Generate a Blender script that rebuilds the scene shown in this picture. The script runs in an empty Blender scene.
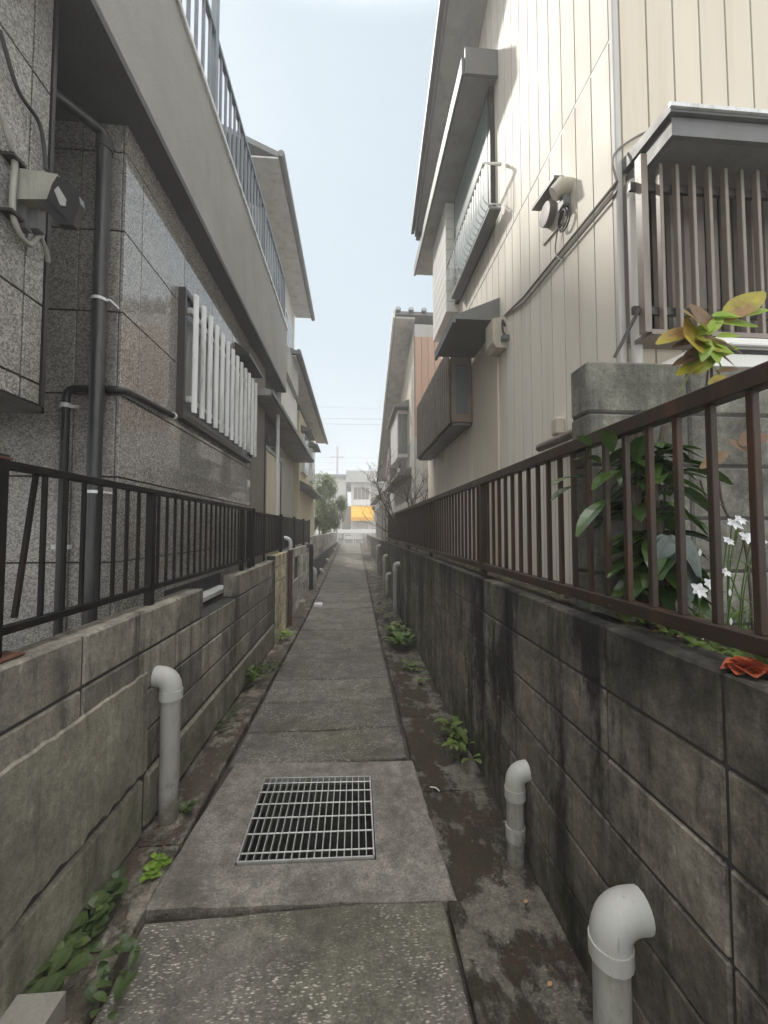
import bpy, bmesh, math, random
from mathutils import Vector, Matrix, Euler
random.seed(7)
R = math.radians
scn = bpy.context.scene
col = scn.collection

# ------------------------------------------------------------------ camera
F = 395.0
TH, PH = R(4.34), R(2.46)
CAM = Vector((0, 0, 1.5))
cd = bpy.data.cameras.new('camera'); cam = bpy.data.objects.new('camera', cd); col.objects.link(cam)
cd.sensor_fit = 'VERTICAL'; cd.sensor_height = 36; cd.lens = F / 1024 * 36
cd.clip_start = .03; cd.clip_end = 2000
cam.location = CAM; cam.rotation_euler = (R(90) + PH, 0, -TH)
scn.camera = cam
CM = cam.rotation_euler.to_matrix()

def at(u, v, X=None, Y=None, Z=None):
    """survey helper: where the sight line of picture point (u, v) meets a real plane"""
    d = CM @ Vector(((u - 384) / F, -(v - 512) / F, -1))
    if X is not None: t = X / d.x
    elif Y is not None: t = Y / d.y
    else: t = (Z - 1.5) / d.z
    return CAM + d * t
def lift(y): return max(0., y - 7.) * .034      # the alley floor climbs towards the street
def raise_floor(mb):
    for p in mb.v: p.z += lift(p.y)
def yv(u, v, X): return at(u, v, X=X).y

# ------------------------------------------------------------------ render / world
scn.render.engine = 'CYCLES'
scn.render.resolution_x, scn.render.resolution_y = 768, 1024
scn.view_settings.view_transform = 'Standard'; scn.view_settings.look = 'None'
scn.view_settings.exposure = 1.92
scn.cycles.max_bounces = 10; scn.cycles.diffuse_bounces = 7; scn.cycles.volume_bounces = 1; scn.view_settings.gamma = 1
SUN_TO = Vector((-.46, .60, .70)).normalized()
el = math.asin(SUN_TO.z); az = math.atan2(SUN_TO.x, SUN_TO.y)
w = bpy.data.worlds.new('World'); scn.world = w; w.use_nodes = True
nt = w.node_tree; sk = nt.nodes.new('ShaderNodeTexSky'); sk.sky_type = 'NISHITA'
sk.sun_disc = False; sk.sun_elevation = el; sk.sun_rotation = az
sk.air_density = 1.0; sk.dust_density = 1.5; sk.ozone_density = 2.0; sk.altitude = 0
bg = nt.nodes['Background']; bg.inputs[1].default_value = .10
# thin bright cloud veil: most of the sky is an even pale layer, the clear sky shows through it a little
mxs = nt.nodes.new('ShaderNodeMixRGB'); mxs.inputs[0].default_value = .94; mxs.inputs[2].default_value = (1.50, 1.79, 1.97, 1)
nt.links.new(sk.outputs[0], mxs.inputs[1]); # added fill: unseen sky overhead made far brighter to light the alley
tcw = nt.nodes.new('ShaderNodeTexCoord'); spw = nt.nodes.new('ShaderNodeSeparateXYZ'); mrw = nt.nodes.new('ShaderNodeMapRange')
nt.links.new(tcw.outputs['Generated'], spw.inputs[0]); nt.links.new(spw.outputs[2], mrw.inputs[0])
mrw.interpolation_type = 'SMOOTHSTEP'
for i_, v_ in ((1, .80), (2, .97), (3, 0.0), (4, 1.0)): mrw.inputs[i_].default_value = v_
ccw = nt.nodes.new('ShaderNodeMixRGB'); ccw.inputs[2].default_value = (15.5, 15.3, 15.0, 1)
# added fill: unseen sky behind the viewer brightened to lift camera-facing walls
mr2 = nt.nodes.new('ShaderNodeMapRange'); nt.links.new(spw.outputs[1], mr2.inputs[0])
for i_, v_ in ((1, .1), (2, -.5), (3, 1.0), (4, 2.6)): mr2.inputs[i_].default_value = v_
vm2 = nt.nodes.new('ShaderNodeVectorMath'); vm2.operation = 'SCALE'
nt.links.new(mxs.outputs[0], vm2.inputs[0]); nt.links.new(mr2.outputs[0], vm2.inputs['Scale'])
mr3 = nt.nodes.new('ShaderNodeMapRange'); nt.links.new(spw.outputs[1], mr3.inputs[0])
for i_, v_ in ((1, .1), (2, -.5), (3, 0.0), (4, .85)): mr3.inputs[i_].default_value = v_
mx3 = nt.nodes.new('ShaderNodeMixRGB'); mx3.inputs[2].default_value = (4.5, 4.45, 4.3, 1)
nt.links.new(mr3.outputs[0], mx3.inputs[0]); nt.links.new(vm2.outputs[0], mx3.inputs[1])
nt.links.new(mx3.outputs[0], ccw.inputs[1]); nt.links.new(mrw.outputs[0], ccw.inputs[0]); nt.links.new(ccw.outputs[0], bg.inputs[0])
sd = bpy.data.lights.new('sun', 'SUN'); sd.energy = .85; sd.angle = R(4); sd.color = (1, .95, .87)
so = bpy.data.objects.new('sun', sd); col.objects.link(so)
so.rotation_euler = (-SUN_TO).to_track_quat('-Z', 'Y').to_euler(); so.location = (0, 0, 30)

# ------------------------------------------------------------------ mesh builder
WL = {}
class MB:
    def __init__(s): s.v = []; s.f = []; s.t = []; s.tone = .5
    def add(s, vs, fs):
        n = len(s.v); s.v += [Vector(p) for p in vs]
        for f in fs: s.f.append([n + i for i in f]); s.t.append(s.tone)
    def box(s, x0, x1, y0, y1, z0, z1, c=0):
        if x0 > x1: x0, x1 = x1, x0
        if y0 > y1: y0, y1 = y1, y0
        if z0 > z1: z0, z1 = z1, z0
        c = min(c, (x1-x0)/2.1, (y1-y0)/2.1, (z1-z0)/2.1)
        if c <= 0:
            s.add([(x, y, z) for x in (x0, x1) for y in (y0, y1) for z in (z0, z1)],
                  [(0,1,3,2),(4,6,7,5),(0,4,5,1),(2,3,7,6),(0,2,6,4),(1,5,7,3)]); return s
        lo = (x0, y0, z0); hi = (x1, y1, z1); vs = []; ix = {}
        for sx in (0,1):
            for sy in (0,1):
                for sz in (0,1):
                    sg = (sx, sy, sz)
                    for a in range(3):
                        p = []
                        for k in range(3):
                            b = hi[k] if sg[k] else lo[k]
                            if k != a: b += -c if sg[k] else c
                            p.append(b)
                        ix[(sx, sy, sz, a)] = len(vs); vs.append(p)
        fs = []
        for a in range(3):
            b_, c_ = [k for k in range(3) if k != a]
            for sa in (0,1):
                q = []
                for (p1, p2) in ((0,0),(1,0),(1,1),(0,1)):
                    g = [0,0,0]; g[a] = sa; g[b_] = p1; g[c_] = p2; q.append(ix[(*g, a)])
                fs.append(q)
        for a in range(3):
            b_, c_ = [k for k in range(3) if k != a]
            for p1 in (0,1):
                for p2 in (0,1):
                    g = [0,0,0]; g[b_] = p1; g[c_] = p2; h = list(g); h[a] = 1
                    fs.append([ix[(*g, b_)], ix[(*h, b_)], ix[(*h, c_)], ix[(*g, c_)]])
        for sx in (0,1):
            for sy in (0,1):
                for sz in (0,1): fs.append([ix[(sx, sy, sz, a)] for a in range(3)])
        s.add(vs, fs); return s
    def prism(s, poly, axis, a0, a1):
        """poly of 2-D points in the plane across axis ('x','y','z'), swept from a0 to a1"""
        def P(p, a): return {'x': (a, p[0], p[1]), 'y': (p[0], a, p[1]), 'z': (p[0], p[1], a)}[axis]
        n = len(poly)
        s.add([P(p, a0) for p in poly] + [P(p, a1) for p in poly],
              [list(range(n)), list(range(2*n-1, n-1, -1))] + [[i, (i+1) % n, n + (i+1) % n, n + i] for i in range(n)])
        return s
    def tube(s, pts, r, n=10, caps=True):
        pts = [Vector(p) for p in pts]
        rs = r if isinstance(r, (list, tuple)) else [r] * len(pts)
        vs = []; fs = []; up = None
        for i, p in enumerate(pts):
            a = pts[max(i-1, 0)]; b = pts[min(i+1, len(pts)-1)]
            d = (b - a); d = d.normalized() if d.length > 1e-9 else Vector((0,0,1))
            if up is None: up = d.orthogonal().normalized()
            up = (up - d * up.dot(d)); up = up.normalized() if up.length > 1e-6 else d.orthogonal().normalized()
            sd_ = d.cross(up)
            for k in range(n):
                q = 2*math.pi*k/n; vs.append(p + (up*math.cos(q) + sd_*math.sin(q)) * rs[i])
        for i in range(len(pts)-1):
            for k in range(n):
                k2 = (k+1) % n; fs.append([i*n+k, i*n+k2, (i+1)*n+k2, (i+1)*n+k])
        if caps: fs.append(list(range(n))); fs.append([(len(pts)-1)*n + k for k in range(n)])
        s.add(vs, fs); return s
    def bar(s, a, b, w_, h_):
        a = Vector(a); b = Vector(b); d = (b-a).normalized()
        sx = d.cross(Vector((0,0,1))); sx = sx.normalized() if sx.length > 1e-4 else Vector((1,0,0))
        sz = sx.cross(d)
        s.add([p + sx*i*w_/2 + sz*j*h_/2 for p in (a, b) for i, j in ((-1,-1),(1,-1),(1,1),(-1,1))],
              [(0,1,2,3),(7,6,5,4),(0,4,5,1),(1,5,6,2),(2,6,7,3),(3,7,4,0)]); return s
    def leaf(s, base, d, L, W, droop=.3, up=None, seg=5, cup=.15):
        base = Vector(base); d = Vector(d).normalized()
        up = Vector(up) if up else Vector((0,0,1))
        sd_ = d.cross(up); sd_ = sd_.normalized() if sd_.length > 1e-3 else Vector((1,0,0))
        nn = sd_.cross(d).normalized()
        vs = []; fs = []
        for i in range(seg+1):
            t = i/seg; wd = W/2 * (math.sin(math.pi * min(1, t*.93+.04)) ** .8)
            c = base + d*(L*t) - Vector((0,0,1))*(droop*L*t*t)
            vs += [c - sd_*wd + nn*cup*wd, c, c + sd_*wd + nn*cup*wd]
            if i:
                k = i*3; fs += [(k-3, k-2, k+1, k), (k-2, k-1, k+2, k+1)]
        s.add(vs, fs); return s
    def build(s, name, m, parent=None, smooth=False, origin=None, recalc=True, thick=0):
        me = bpy.data.meshes.new(name)
        o0 = Vector((0,0,0))
        if parent is not None: o0 = WL[parent.name]
        elif origin is not None: o0 = Vector(origin)
        me.from_pydata([p - o0 for p in s.v], [], s.f)
        if recalc:
            bm = bmesh.new(); bm.from_mesh(me); bmesh.ops.recalc_face_normals(bm, faces=bm.faces); bm.to_mesh(me); bm.free()
        at_ = me.attributes.new('tone', 'FLOAT', 'FACE')
        if len(s.t) == len(me.polygons): at_.data.foreach_set('value', s.t)
        if smooth:
            me.polygons.foreach_set('use_smooth', [True]*len(me.polygons)); me.set_sharp_from_angle(angle=R(40))
        if m: me.materials.append(m)
        o = bpy.data.objects.new(name, me); col.objects.link(o)
        if parent is not None: o.parent = parent
        else: o.location = o0
        WL[o.name] = o0
        return o

def tag(o, label=None, cat=None, group=None, kind=None):
    if label: o['label'] = label
    if cat: o['category'] = cat
    if group: o['group'] = group
    if kind: o['kind'] = kind
    return o
def thing(name, loc, label, cat, group=None):
    o = bpy.data.objects.new(name, None); col.objects.link(o); o.location = loc
    o.empty_display_size = .1
    WL[o.name] = Vector(loc); return tag(o, label, cat, group)
def dup(o, parent, dloc):
    c = o.copy(); col.objects.link(c); c.parent = parent; c.location = Vector(o.location) + Vector(dloc)
    WL[c.name] = WL[o.name]; return c
def dup_tree(root, newloc, label=None, rotz=0, scale=1):
    r = root.copy(); col.objects.link(r); r.location = newloc; r.rotation_euler = (0,0,rotz); r.scale = (scale,)*3
    if label: r['label'] = label
    WL[r.name] = Vector(newloc)
    for ch in [x for x in list(root.children)]:
        c = ch.copy(); col.objects.link(c); c.parent = r
    return r

# ------------------------------------------------------------------ materials
def rgb(r, g=None, b=None):
    if g is None: g = b = r
    return (r, g, b, 1)
class NB:
    def __init__(s, name):
        s.m = bpy.data.materials.new(name); s.m.use_nodes = True; s.t = s.m.node_tree
        s.b = s.t.nodes['Principled BSDF']; s.o = s.t.nodes['Material Output']
        s.tc = s.t.nodes.new('ShaderNodeTexCoord')
        g = s.t.nodes.new('ShaderNodeNewGeometry'); s.pos = g.outputs['Position']; s.objc = s.tc.outputs['Object']
        s.c = s.pos
    def n(s, t, **kw):
        x = s.t.nodes.new('ShaderNode' + t)
        for k, v in kw.items():
            if k.startswith('i_'):
                key = k[2:]; key = int(key) if key.isdigit() else key
                s.set(x.inputs[key], v)
            else: setattr(x, k, v)
        return x
    def set(s, inp, v):
        if isinstance(v, bpy.types.NodeSocket): s.t.links.new(v, inp)
        else: inp.default_value = v
    def map(s, scale=(1,1,1), loc=(0,0,0), rot=(0,0,0)):
        x = s.n('Mapping'); s.set(x.inputs[0], s.c); x.inputs['Scale'].default_value = scale
        x.inputs['Location'].default_value = loc; x.inputs['Rotation'].default_value = rot; return x.outputs[0]
    def noise(s, sc, det=6, ro=.6, st=(1,1,1), loc=(0,0,0), dist=0):
        x = s.n('TexNoise'); s.set(x.inputs['Vector'], s.map(st, loc)); x.inputs['Scale'].default_value = sc
        x.inputs['Detail'].default_value = det; x.inputs['Roughness'].default_value = ro
        x.inputs['Distortion'].default_value = dist; return x.outputs['Fac']
    def voro(s, sc, st=(1,1,1), feature='F1', out='Distance', rot=(0,0,0)):
        x = s.n('TexVoronoi', feature=feature); s.set(x.inputs['Vector'], s.map(st, rot=rot)); x.inputs['Scale'].default_value = sc
        return x.outputs[out]
    def ramp(s, v, a, b, lo=0., hi=1.):
        x = s.n('MapRange'); s.set(x.inputs[0], v); x.inputs[1].default_value = a; x.inputs[2].default_value = b
        x.inputs[3].default_value = lo; x.inputs[4].default_value = hi; return x.outputs[0]
    def mix(s, f, a, b, mode='MIX'):
        x = s.n('MixRGB', blend_type=mode); s.set(x.inputs[0], f); s.set(x.inputs[1], a); s.set(x.inputs[2], b); return x.outputs[0]
    def math(s, op, a, b=0.):
        x = s.n('Math', operation=op); s.set(x.inputs[0], a); s.set(x.inputs[1], b); return x.outputs[0]
    def attr(s, name):
        x = s.n('Attribute', attribute_name=name); return x.outputs['Fac']
    def sep(s):
        x = s.n('SeparateXYZ'); s.set(x.inputs[0], s.c); return x.outputs
    def gray(s, v):
        x = s.n('CombineColor'); [s.set(x.inputs[i], v) for i in range(3)]; return x.outputs[0]
    def bump(s, h, dist=.01, strength=1.):
        x = s.n('Bump'); s.set(x.inputs['Height'], h); x.inputs['Distance'].default_value = dist; x.inputs['Strength'].default_value = strength
        s.t.links.new(x.outputs[0], s.b.inputs['Normal'])
    def done(s, c, rough=.7, spec=.5, metal=0.):
        s.set(s.b.inputs['Base Color'], c); s.set(s.b.inputs['Roughness'], rough)
        s.b.inputs['Specular IOR Level'].default_value = spec; s.b.inputs['Metallic'].default_value = metal
        return s.m

def simple(name, c, rough=.5, spec=.5, metal=0., var=.12, sc=6, dirt=None, bump=.0006, obj=False):
    n = NB(name)
    if obj: n.c = n.objc
    f = n.ramp(n.noise(sc, 6, .65), .3, .7)
    c2 = rgb(*[x * (1 - var*2) for x in c]); k = n.mix(f, rgb(*c), c2)
    if dirt is not None:
        d = n.ramp(n.noise(sc*.6, 8, .7, st=(3,3,.5), loc=(3,1,7)), .5, .75)
        k = n.mix(d, k, rgb(*dirt))
    n.bump(n.noise(sc*14, 4, .6), bump)
    return n.done(k, n.ramp(f, 0, 1, rough*.85, min(1, rough*1.15)), spec, metal)

def block_mat(name, ca, cb, dark, light, dk=(.5,.72), warm=None, moss=None, topdirt=None, mdr=(.5,1.4)):
    n = NB(name)
    base = n.mix(n.ramp(n.noise(2.2, 8, .65), .32, .68), rgb(*ca), rgb(*cb))
    t = n.attr('tone'); base = n.mix(1, base, n.gray(n.ramp(t, 0, 1, .5, 1.45)), 'MULTIPLY')
    st = n.ramp(n.noise(1.3, 9, .68, st=(2.2,2.2,.55), loc=(4,2,1), dist=.12), dk[0], dk[1])
    base = n.mix(n.math('MULTIPLY', st, .95), base, rgb(*dark))
    pale = n.ramp(n.noise(3.1, 9, .7, st=(1.6,1.6,.7), loc=(9,5,3)), .56, .74)
    base = n.mix(n.math('MULTIPLY', pale, .7), base, rgb(*light))
    drip = n.ramp(n.noise(3.2, 9, .72, st=(3.2,3.2,.28), loc=(1,4,9)), .50, .64)
    base = n.mix(n.math('MULTIPLY', drip, .62), base, rgb(*dark))
    efl = n.ramp(n.noise(4.2, 10, .75, st=(2.6,2.6,.5), loc=(6,1,3)), .60, .70)
    base = n.mix(n.math('MULTIPLY', efl, .55), base, rgb(*light))
    if warm:
        wf = n.ramp(n.noise(1.1, 4, .5, loc=(7,7,2)), .5, .7); base = n.mix(n.math('MULTIPLY', wf, .6), base, rgb(*warm))
    z = n.sep()[2]
    if moss:
        mf = n.math('MULTIPLY', n.ramp(n.noise(5, 8, .7, loc=(1,8,3)), .42, .66), n.ramp(z, moss[3], 0, 0, .8))
        base = n.mix(mf, base, rgb(*moss[:3]))
    if topdirt:
        tf = n.math('MULTIPLY', n.ramp(n.noise(2.4, 8, .7, st=(1.5,1.5,.6), loc=(2,6,5)), .3, .6), n.ramp(z, topdirt[0], topdirt[1], 0, .9))
        base = n.mix(tf, base, rgb(*dark))
    sp = n.ramp(n.voro(150), 0, .55, .72, 1.12); base = n.mix(.85, base, n.gray(sp), 'MULTIPLY')
    md = n.ramp(n.noise(7, 10, .75, loc=(3,3,8)), .36, .64, mdr[0], mdr[1]); base = n.mix(1, base, n.gray(md), 'MULTIPLY')
    g2 = n.ramp(n.noise(45, 6, .7), .3, .75, .72, 1.25); base = n.mix(1, base, n.gray(g2), 'MULTIPLY')
    h = n.math('ADD', n.math('MULTIPLY', n.noise(110, 4, .7), .5), n.noise(14, 8, .7)); n.bump(h, .006, .8)
    return n.done(base, .85, .3)

M = {}
M['block_left'] = block_mat('weathered concrete block', (.31,.285,.235), (.20,.182,.15), (.045,.041,.034), (.52,.48,.39), (.53,.66), mdr=(.7,1.25), moss=(.085,.095,.035,.55))
M['block_right'] = block_mat('grimy concrete block', (.215,.19,.15), (.12,.11,.092), (.013,.0125,.0125), (.38,.35,.30), (.50,.58), warm=(.17,.145,.10), moss=(.045,.055,.02,.6), topdirt=(.8,1.2))
M['block_garden'] = block_mat('pale garden block', (.21,.205,.175), (.14,.138,.115), (.07,.07,.06), (.35,.34,.285), (.58,.8), moss=(.08,.09,.04,.4))
M['block_sunlit'] = block_mat('concrete block with painted sun', (.74,.65,.44), (.56,.49,.34), (.22,.17,.11), (.85,.79,.62), (.56,.8), moss=(.09,.10,.03,.4))  # sunlit stretch of the left wall, its light put into a brighter yellow
M['block_far'] = block_mat('pale far block', (.55,.51,.45), (.42,.39,.35), (.16,.155,.14), (.62,.58,.51), (.6,.8))
M['render_dark'] = block_mat('dark retaining concrete', (.11,.11,.105), (.07,.07,.066), (.03,.03,.03), (.17,.17,.16), (.5,.8), moss=(.05,.06,.02,.5))
M['render_left'] = block_mat('smeared cement render', (.31,.288,.225), (.20,.187,.148), (.085,.08,.068), (.55,.51,.41), (.54,.72), mdr=(.78,1.18), moss=(.10,.11,.05,.6))

def path_mat(name, a, b, sp=(.62,.58,.5), green=.0, wet=.0, specks=.5, mossy=.0):
    n = NB(name)
    base = n.mix(n.ramp(n.noise(1.7, 9, .66, loc=(2,5,0)), .3, .7), rgb(*a), rgb(*b))
    t = n.attr('tone'); base = n.mix(1, base, n.gray(n.ramp(t, 0, 1, .72, 1.25)), 'MULTIPLY')
    if green:
        gf = n.math('MULTIPLY', n.ramp(n.noise(1.5, 6, .6, loc=(6.3,2,0)), .48, .68), green)
        base = n.mix(gf, base, rgb(.11,.115,.05))
    # worn stone chips showing as short bright dashes in two directions
    d1 = n.voro(34, (1,3.2,1), rot=(0,0,.8)); d2 = n.voro(34, (1,3.2,1), rot=(0,0,-.8))
    ch = n.ramp(n.math('MINIMUM', d1, d2), .14, .30, 1, 0)
    patch = n.ramp(n.noise(4.5, 6, .6, loc=(1,1,4)), .38, .62)
    base = n.mix(n.math('MULTIPLY', n.math('MULTIPLY', ch, patch), specks), base, rgb(*sp))
    md = n.ramp(n.noise(6, 10, .78, loc=(3,3,8)), .34, .66, .68, 1.3); base = n.mix(1, base, n.gray(md), 'MULTIPLY')
    md2 = n.ramp(n.noise(18, 8, .75, loc=(5,3,8)), .36, .64, .7, 1.25); base = n.mix(1, base, n.gray(md2), 'MULTIPLY')
    fine = n.ramp(n.noise(95, 5, .75), .3, .72, .5, 1.5); base = n.mix(1, base, n.gray(fine), 'MULTIPLY')
    pale = n.ramp(n.noise(3.6, 9, .72, loc=(8,8,1)), .58, .78); base = n.mix(n.math('MULTIPLY', pale, .45), base, rgb(.44,.41,.34))
    dk = n.ramp(n.noise(2.4, 10, .75, loc=(3,9,6)), .50, .66); base = n.mix(n.math('MULTIPLY', dk, .8), base, rgb(.07,.065,.05))
    rough = .8
    if mossy:
        mf = n.ramp(n.noise(3.2, 10, .72, st=(1.5,1.1,1), loc=(5,3,2), dist=.12), .46, .52)
        mc = n.mix(n.ramp(n.noise(9, 6, .7), .42, .6), rgb(.024,.023,.009), rgb(.042,.022,.012))
        base = n.mix(n.math('MULTIPLY', mf, mossy), base, mc)
        h = n.math('ADD', n.math('MULTIPLY', mf, .7), n.math('MULTIPLY', n.noise(60, 6, .75), .8)); n.bump(h, .008, .9)
    else:
        h = n.math('ADD', n.noise(60, 6, .7), n.math('MULTIPLY', ch, .4)); n.bump(h, .006, .7)
    return n.done(base, rough, .35)
M['path'] = path_mat('worn path slab', (.195,.182,.155), (.12,.112,.096), green=.45, specks=.9)
M['pad'] = path_mat('smooth concrete slab', (.25,.23,.20), (.19,.173,.148), specks=.12)
M['strip'] = path_mat('mossy gutter strip', (.195,.18,.145), (.125,.115,.093), specks=.25, mossy=.9)
M['strip_left'] = path_mat('dirty gutter strip', (.27,.24,.19), (.17,.15,.12), specks=.3, mossy=.75)
M['earth'] = path_mat('earth', (.07,.055,.035), (.045,.037,.025), specks=.1)
M['asphalt'] = path_mat('asphalt', (.06,.06,.06), (.045,.045,.045), specks=.2)

def granite(name, rough):
    n = NB(name)
    v = n.voro(125, feature='F1', out='Color'); sv = n.n('SeparateColor'); n.set(sv.inputs[0], v)
    v2 = n.voro(300, out='Color'); s2 = n.n('SeparateColor'); n.set(s2.inputs[0], v2)
    g = n.math('ADD', n.math('MULTIPLY', sv.outputs[0], .55), n.math('MULTIPLY', s2.outputs[0], .45))
    base = n.mix(n.ramp(g, .2, .85), rgb(.095,.09,.086), rgb(.48,.455,.415))
    t = n.attr('tone'); base = n.mix(1, base, n.gray(n.ramp(t, 0, 1, .85, 1.15)), 'MULTIPLY')
    dirt = n.ramp(n.noise(2.5, 8, .7), .5, .75, 1, .72); base = n.mix(1, base, n.gray(dirt), 'MULTIPLY')
    n.bump(n.noise(4, 2, .5), .0004, .5)
    n.b.inputs['IOR'].default_value = 1.62
    return n.done(base, rough, .6)
M['granite'] = granite('polished granite tile', .045)
M['granite_dull'] = granite('flamed granite tile', .4)
M['joint'] = simple('dark joint', (.05,.05,.05), .8)

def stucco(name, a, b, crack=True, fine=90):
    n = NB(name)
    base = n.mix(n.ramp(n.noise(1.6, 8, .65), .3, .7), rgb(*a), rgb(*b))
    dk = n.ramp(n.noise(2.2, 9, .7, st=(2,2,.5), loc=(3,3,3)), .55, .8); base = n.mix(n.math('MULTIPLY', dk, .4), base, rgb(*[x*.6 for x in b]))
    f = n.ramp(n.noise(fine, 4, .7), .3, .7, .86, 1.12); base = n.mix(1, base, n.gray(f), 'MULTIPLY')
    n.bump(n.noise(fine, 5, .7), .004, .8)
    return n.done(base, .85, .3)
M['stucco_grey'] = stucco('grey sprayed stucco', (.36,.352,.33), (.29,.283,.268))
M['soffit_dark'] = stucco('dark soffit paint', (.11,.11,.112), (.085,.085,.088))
M['stucco_pale'] = stucco('pale stucco', (.52,.51,.48), (.42,.41,.39))
M['stucco_white'] = stucco('white stucco', (.70,.69,.66), (.60,.59,.57))
M['stucco_cream'] = stucco('cream stucco', (.80,.72,.54), (.70,.63,.47))
M['stucco_brown'] = stucco('brown stucco', (.27,.24,.20), (.20,.18,.155))
M['stucco_greige'] = stucco('greige stucco', (.58,.55,.50), (.48,.46,.42))

def siding_mat(name, a, b, streak):
    n = NB(name)
    base = n.mix(n.ramp(n.noise(1.4, 7, .6, st=(1,1,.4)), .3, .7), rgb(*a), rgb(*b))
    st = n.ramp(n.noise(3.5, 9, .72, st=(3,3,.16), loc=(2,4,1)), .5, .8); base = n.mix(n.math('MULTIPLY', st, .45), base, rgb(*streak))
    t = n.attr('tone'); base = n.mix(1, base, n.gray(n.ramp(t, 0, 1, .70, 1.06)), 'MULTIPLY')
    n.bump(n.noise(5, 3, .5, st=(1,1,.35)), .0015, .5)
    return n.done(base, n.ramp(n.noise(2, 4), .3, .7, .5, .62), .3)
M['siding'] = siding_mat('cream metal siding', (.79,.735,.65), (.73,.675,.585), (.52,.44,.33))
M['siding_front'] = siding_mat('cream metal siding front', (.76,.685,.56), (.69,.62,.505), (.5,.42,.31))
M['siding_white'] = siding_mat('off white board siding', (.72,.70,.67), (.64,.62,.59), (.5,.46,.4))
M['siding_pink'] = siding_mat('salmon board siding', (.46,.30,.22), (.38,.25,.19), (.28,.19,.14))
M['siding_grey'] = siding_mat('light grey board siding', (.50,.49,.46), (.42,.41,.39), (.3,.28,.25))
M['trim_grey'] = simple('grey painted trim', (.17,.172,.172), .5, dirt=(.16,.15,.14), sc=4)
M['soffit_light'] = simple('pale soffit board', (.62,.60,.56), .6, dirt=(.3,.28,.25), sc=3)
M['soffit_mid'] = simple('grey soffit board', (.34,.335,.325), .6, dirt=(.2,.19,.18), sc=3)
M['brown_metal'] = simple('brown painted steel', (.046,.031,.023), .45, .3, dirt=(.10,.045,.022), sc=9)
M['black_metal'] = simple('black rusty steel', (.010,.0095,.0095), .5, .2, dirt=(.034,.018,.012), sc=7)
M['rust'] = simple('rust', (.15,.06,.03), .8, dirt=(.08,.03,.02), sc=20, var=.25)
M['pvc'] = simple('grey weathered plastic pipe', (.56,.56,.55), .38, dirt=(.36,.33,.26), sc=5, var=.06)
def pipe_mat(name, c, dirt):
    n = NB(name); z = n.sep()[2]
    k = n.mix(n.ramp(n.noise(4, 8, .65, st=(1,1,.4)), .35, .65), rgb(*c), rgb(*[x*.82 for x in c]))
    k = n.mix(n.math('MULTIPLY', n.ramp(n.noise(9, 9, .75, st=(2,2,.5), loc=(4,4,1)), .48, .68), .7), k, rgb(*dirt))
    g = n.math('ADD', n.ramp(z, .0, .30, .75, 0), n.ramp(n.noise(14, 8, .75), .3, .7, -.35, .35))
    k = n.mix(n.ramp(g, .25, .6, 0, .85), k, rgb(.13,.12,.085))
    sc = n.ramp(n.noise(60, 3, .5, st=(1,1,.15), loc=(1,2,3)), .68, .74); k = n.mix(n.math('MULTIPLY', sc, .5), k, rgb(.2,.18,.15))
    n.bump(n.noise(40, 5, .7), .0012, .6)
    return n.done(k, n.ramp(n.noise(6, 6), .3, .7, .38, .62), .4)
M['pvc_elbow'] = pipe_mat('grimy pale elbow', (.52,.52,.50), (.42,.40,.33))
M['pvc'] = pipe_mat('grimy grey pipe', (.40,.395,.36), (.24,.22,.165))
M['pvc_white'] = simple('pale plastic pipe cap', (.72,.72,.72), .35, dirt=(.40,.38,.33), sc=6, var=.05)
M['downpipe'] = simple('dark grey plastic downpipe', (.035,.035,.037), .35, dirt=(.12,.11,.10), sc=4)
M['black_pipe'] = simple('black wrapped pipe', (.012,.012,.013), .45, dirt=(.05,.045,.04), sc=5)
M['brown_pipe'] = simple('brown downpipe', (.11,.065,.045), .5, dirt=(.05,.03,.02), sc=7)
M['alu'] = simple('grey aluminium', (.78,.79,.80), .32, metal=.0, dirt=(.22,.21,.19), sc=5, var=.05)
M['alu_blue'] = simple('anodised railing', (.17,.185,.21), .38, metal=.2, sc=5, var=.08)
M['galv'] = simple('galvanised steel', (.60,.60,.58), .42, metal=.55, dirt=(.28,.25,.21), sc=14, var=.12)
M['dark'] = simple('dark recess', (.02,.02,.022), .7)
M['bronze'] = simple('bronze window frame', (.045,.04,.037), .35, metal=.2)
M['wood_brown'] = simple('weathered brown wood', (.21,.175,.145), .65, dirt=(.14,.105,.08), sc=8, var=.2)
M['wood_frame'] = simple('tan window frame', (.23,.175,.135), .5, sc=6)
M['bars'] = simple('taupe metal bars', (.27,.225,.19), .45, dirt=(.14,.12,.10), sc=5)
M['shutter'] = simple('taupe corrugated panel', (.22,.183,.155), .55, dirt=(.12,.10,.09), sc=4)
M['meter'] = simple('beige plastic box', (.56,.52,.43), .45, dirt=(.36,.31,.24), sc=6, var=.06)
M['cable'] = simple('black cable', (.03,.03,.03), .5)
M['cable_grey'] = simple('grey cable', (.22,.20,.18), .5)
M['white_case'] = simple('white enamel casing', (.78,.77,.74), .3, dirt=(.6,.57,.5), sc=3, var=.03)
M['cam_body'] = simple('grey lamp housing', (.40,.39,.34), .45, dirt=(.14,.13,.11), sc=7)
M['tile_roof'] = simple('grey roof tile', (.17,.175,.18), .45, dirt=(.16,.15,.14), sc=5)
M['awning_yellow'] = simple('yellow awning cloth', (.90,.46,.02), .7, sc=2, var=.05)
M['bark'] = simple('grey brown bark', (.13,.10,.075), .85, dirt=(.07,.055,.04), sc=20, var=.2, bump=.004)
M['paint_white'] = simple('white paint', (.78,.78,.76), .45, dirt=(.55,.52,.48), sc=5, var=.04)
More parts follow.
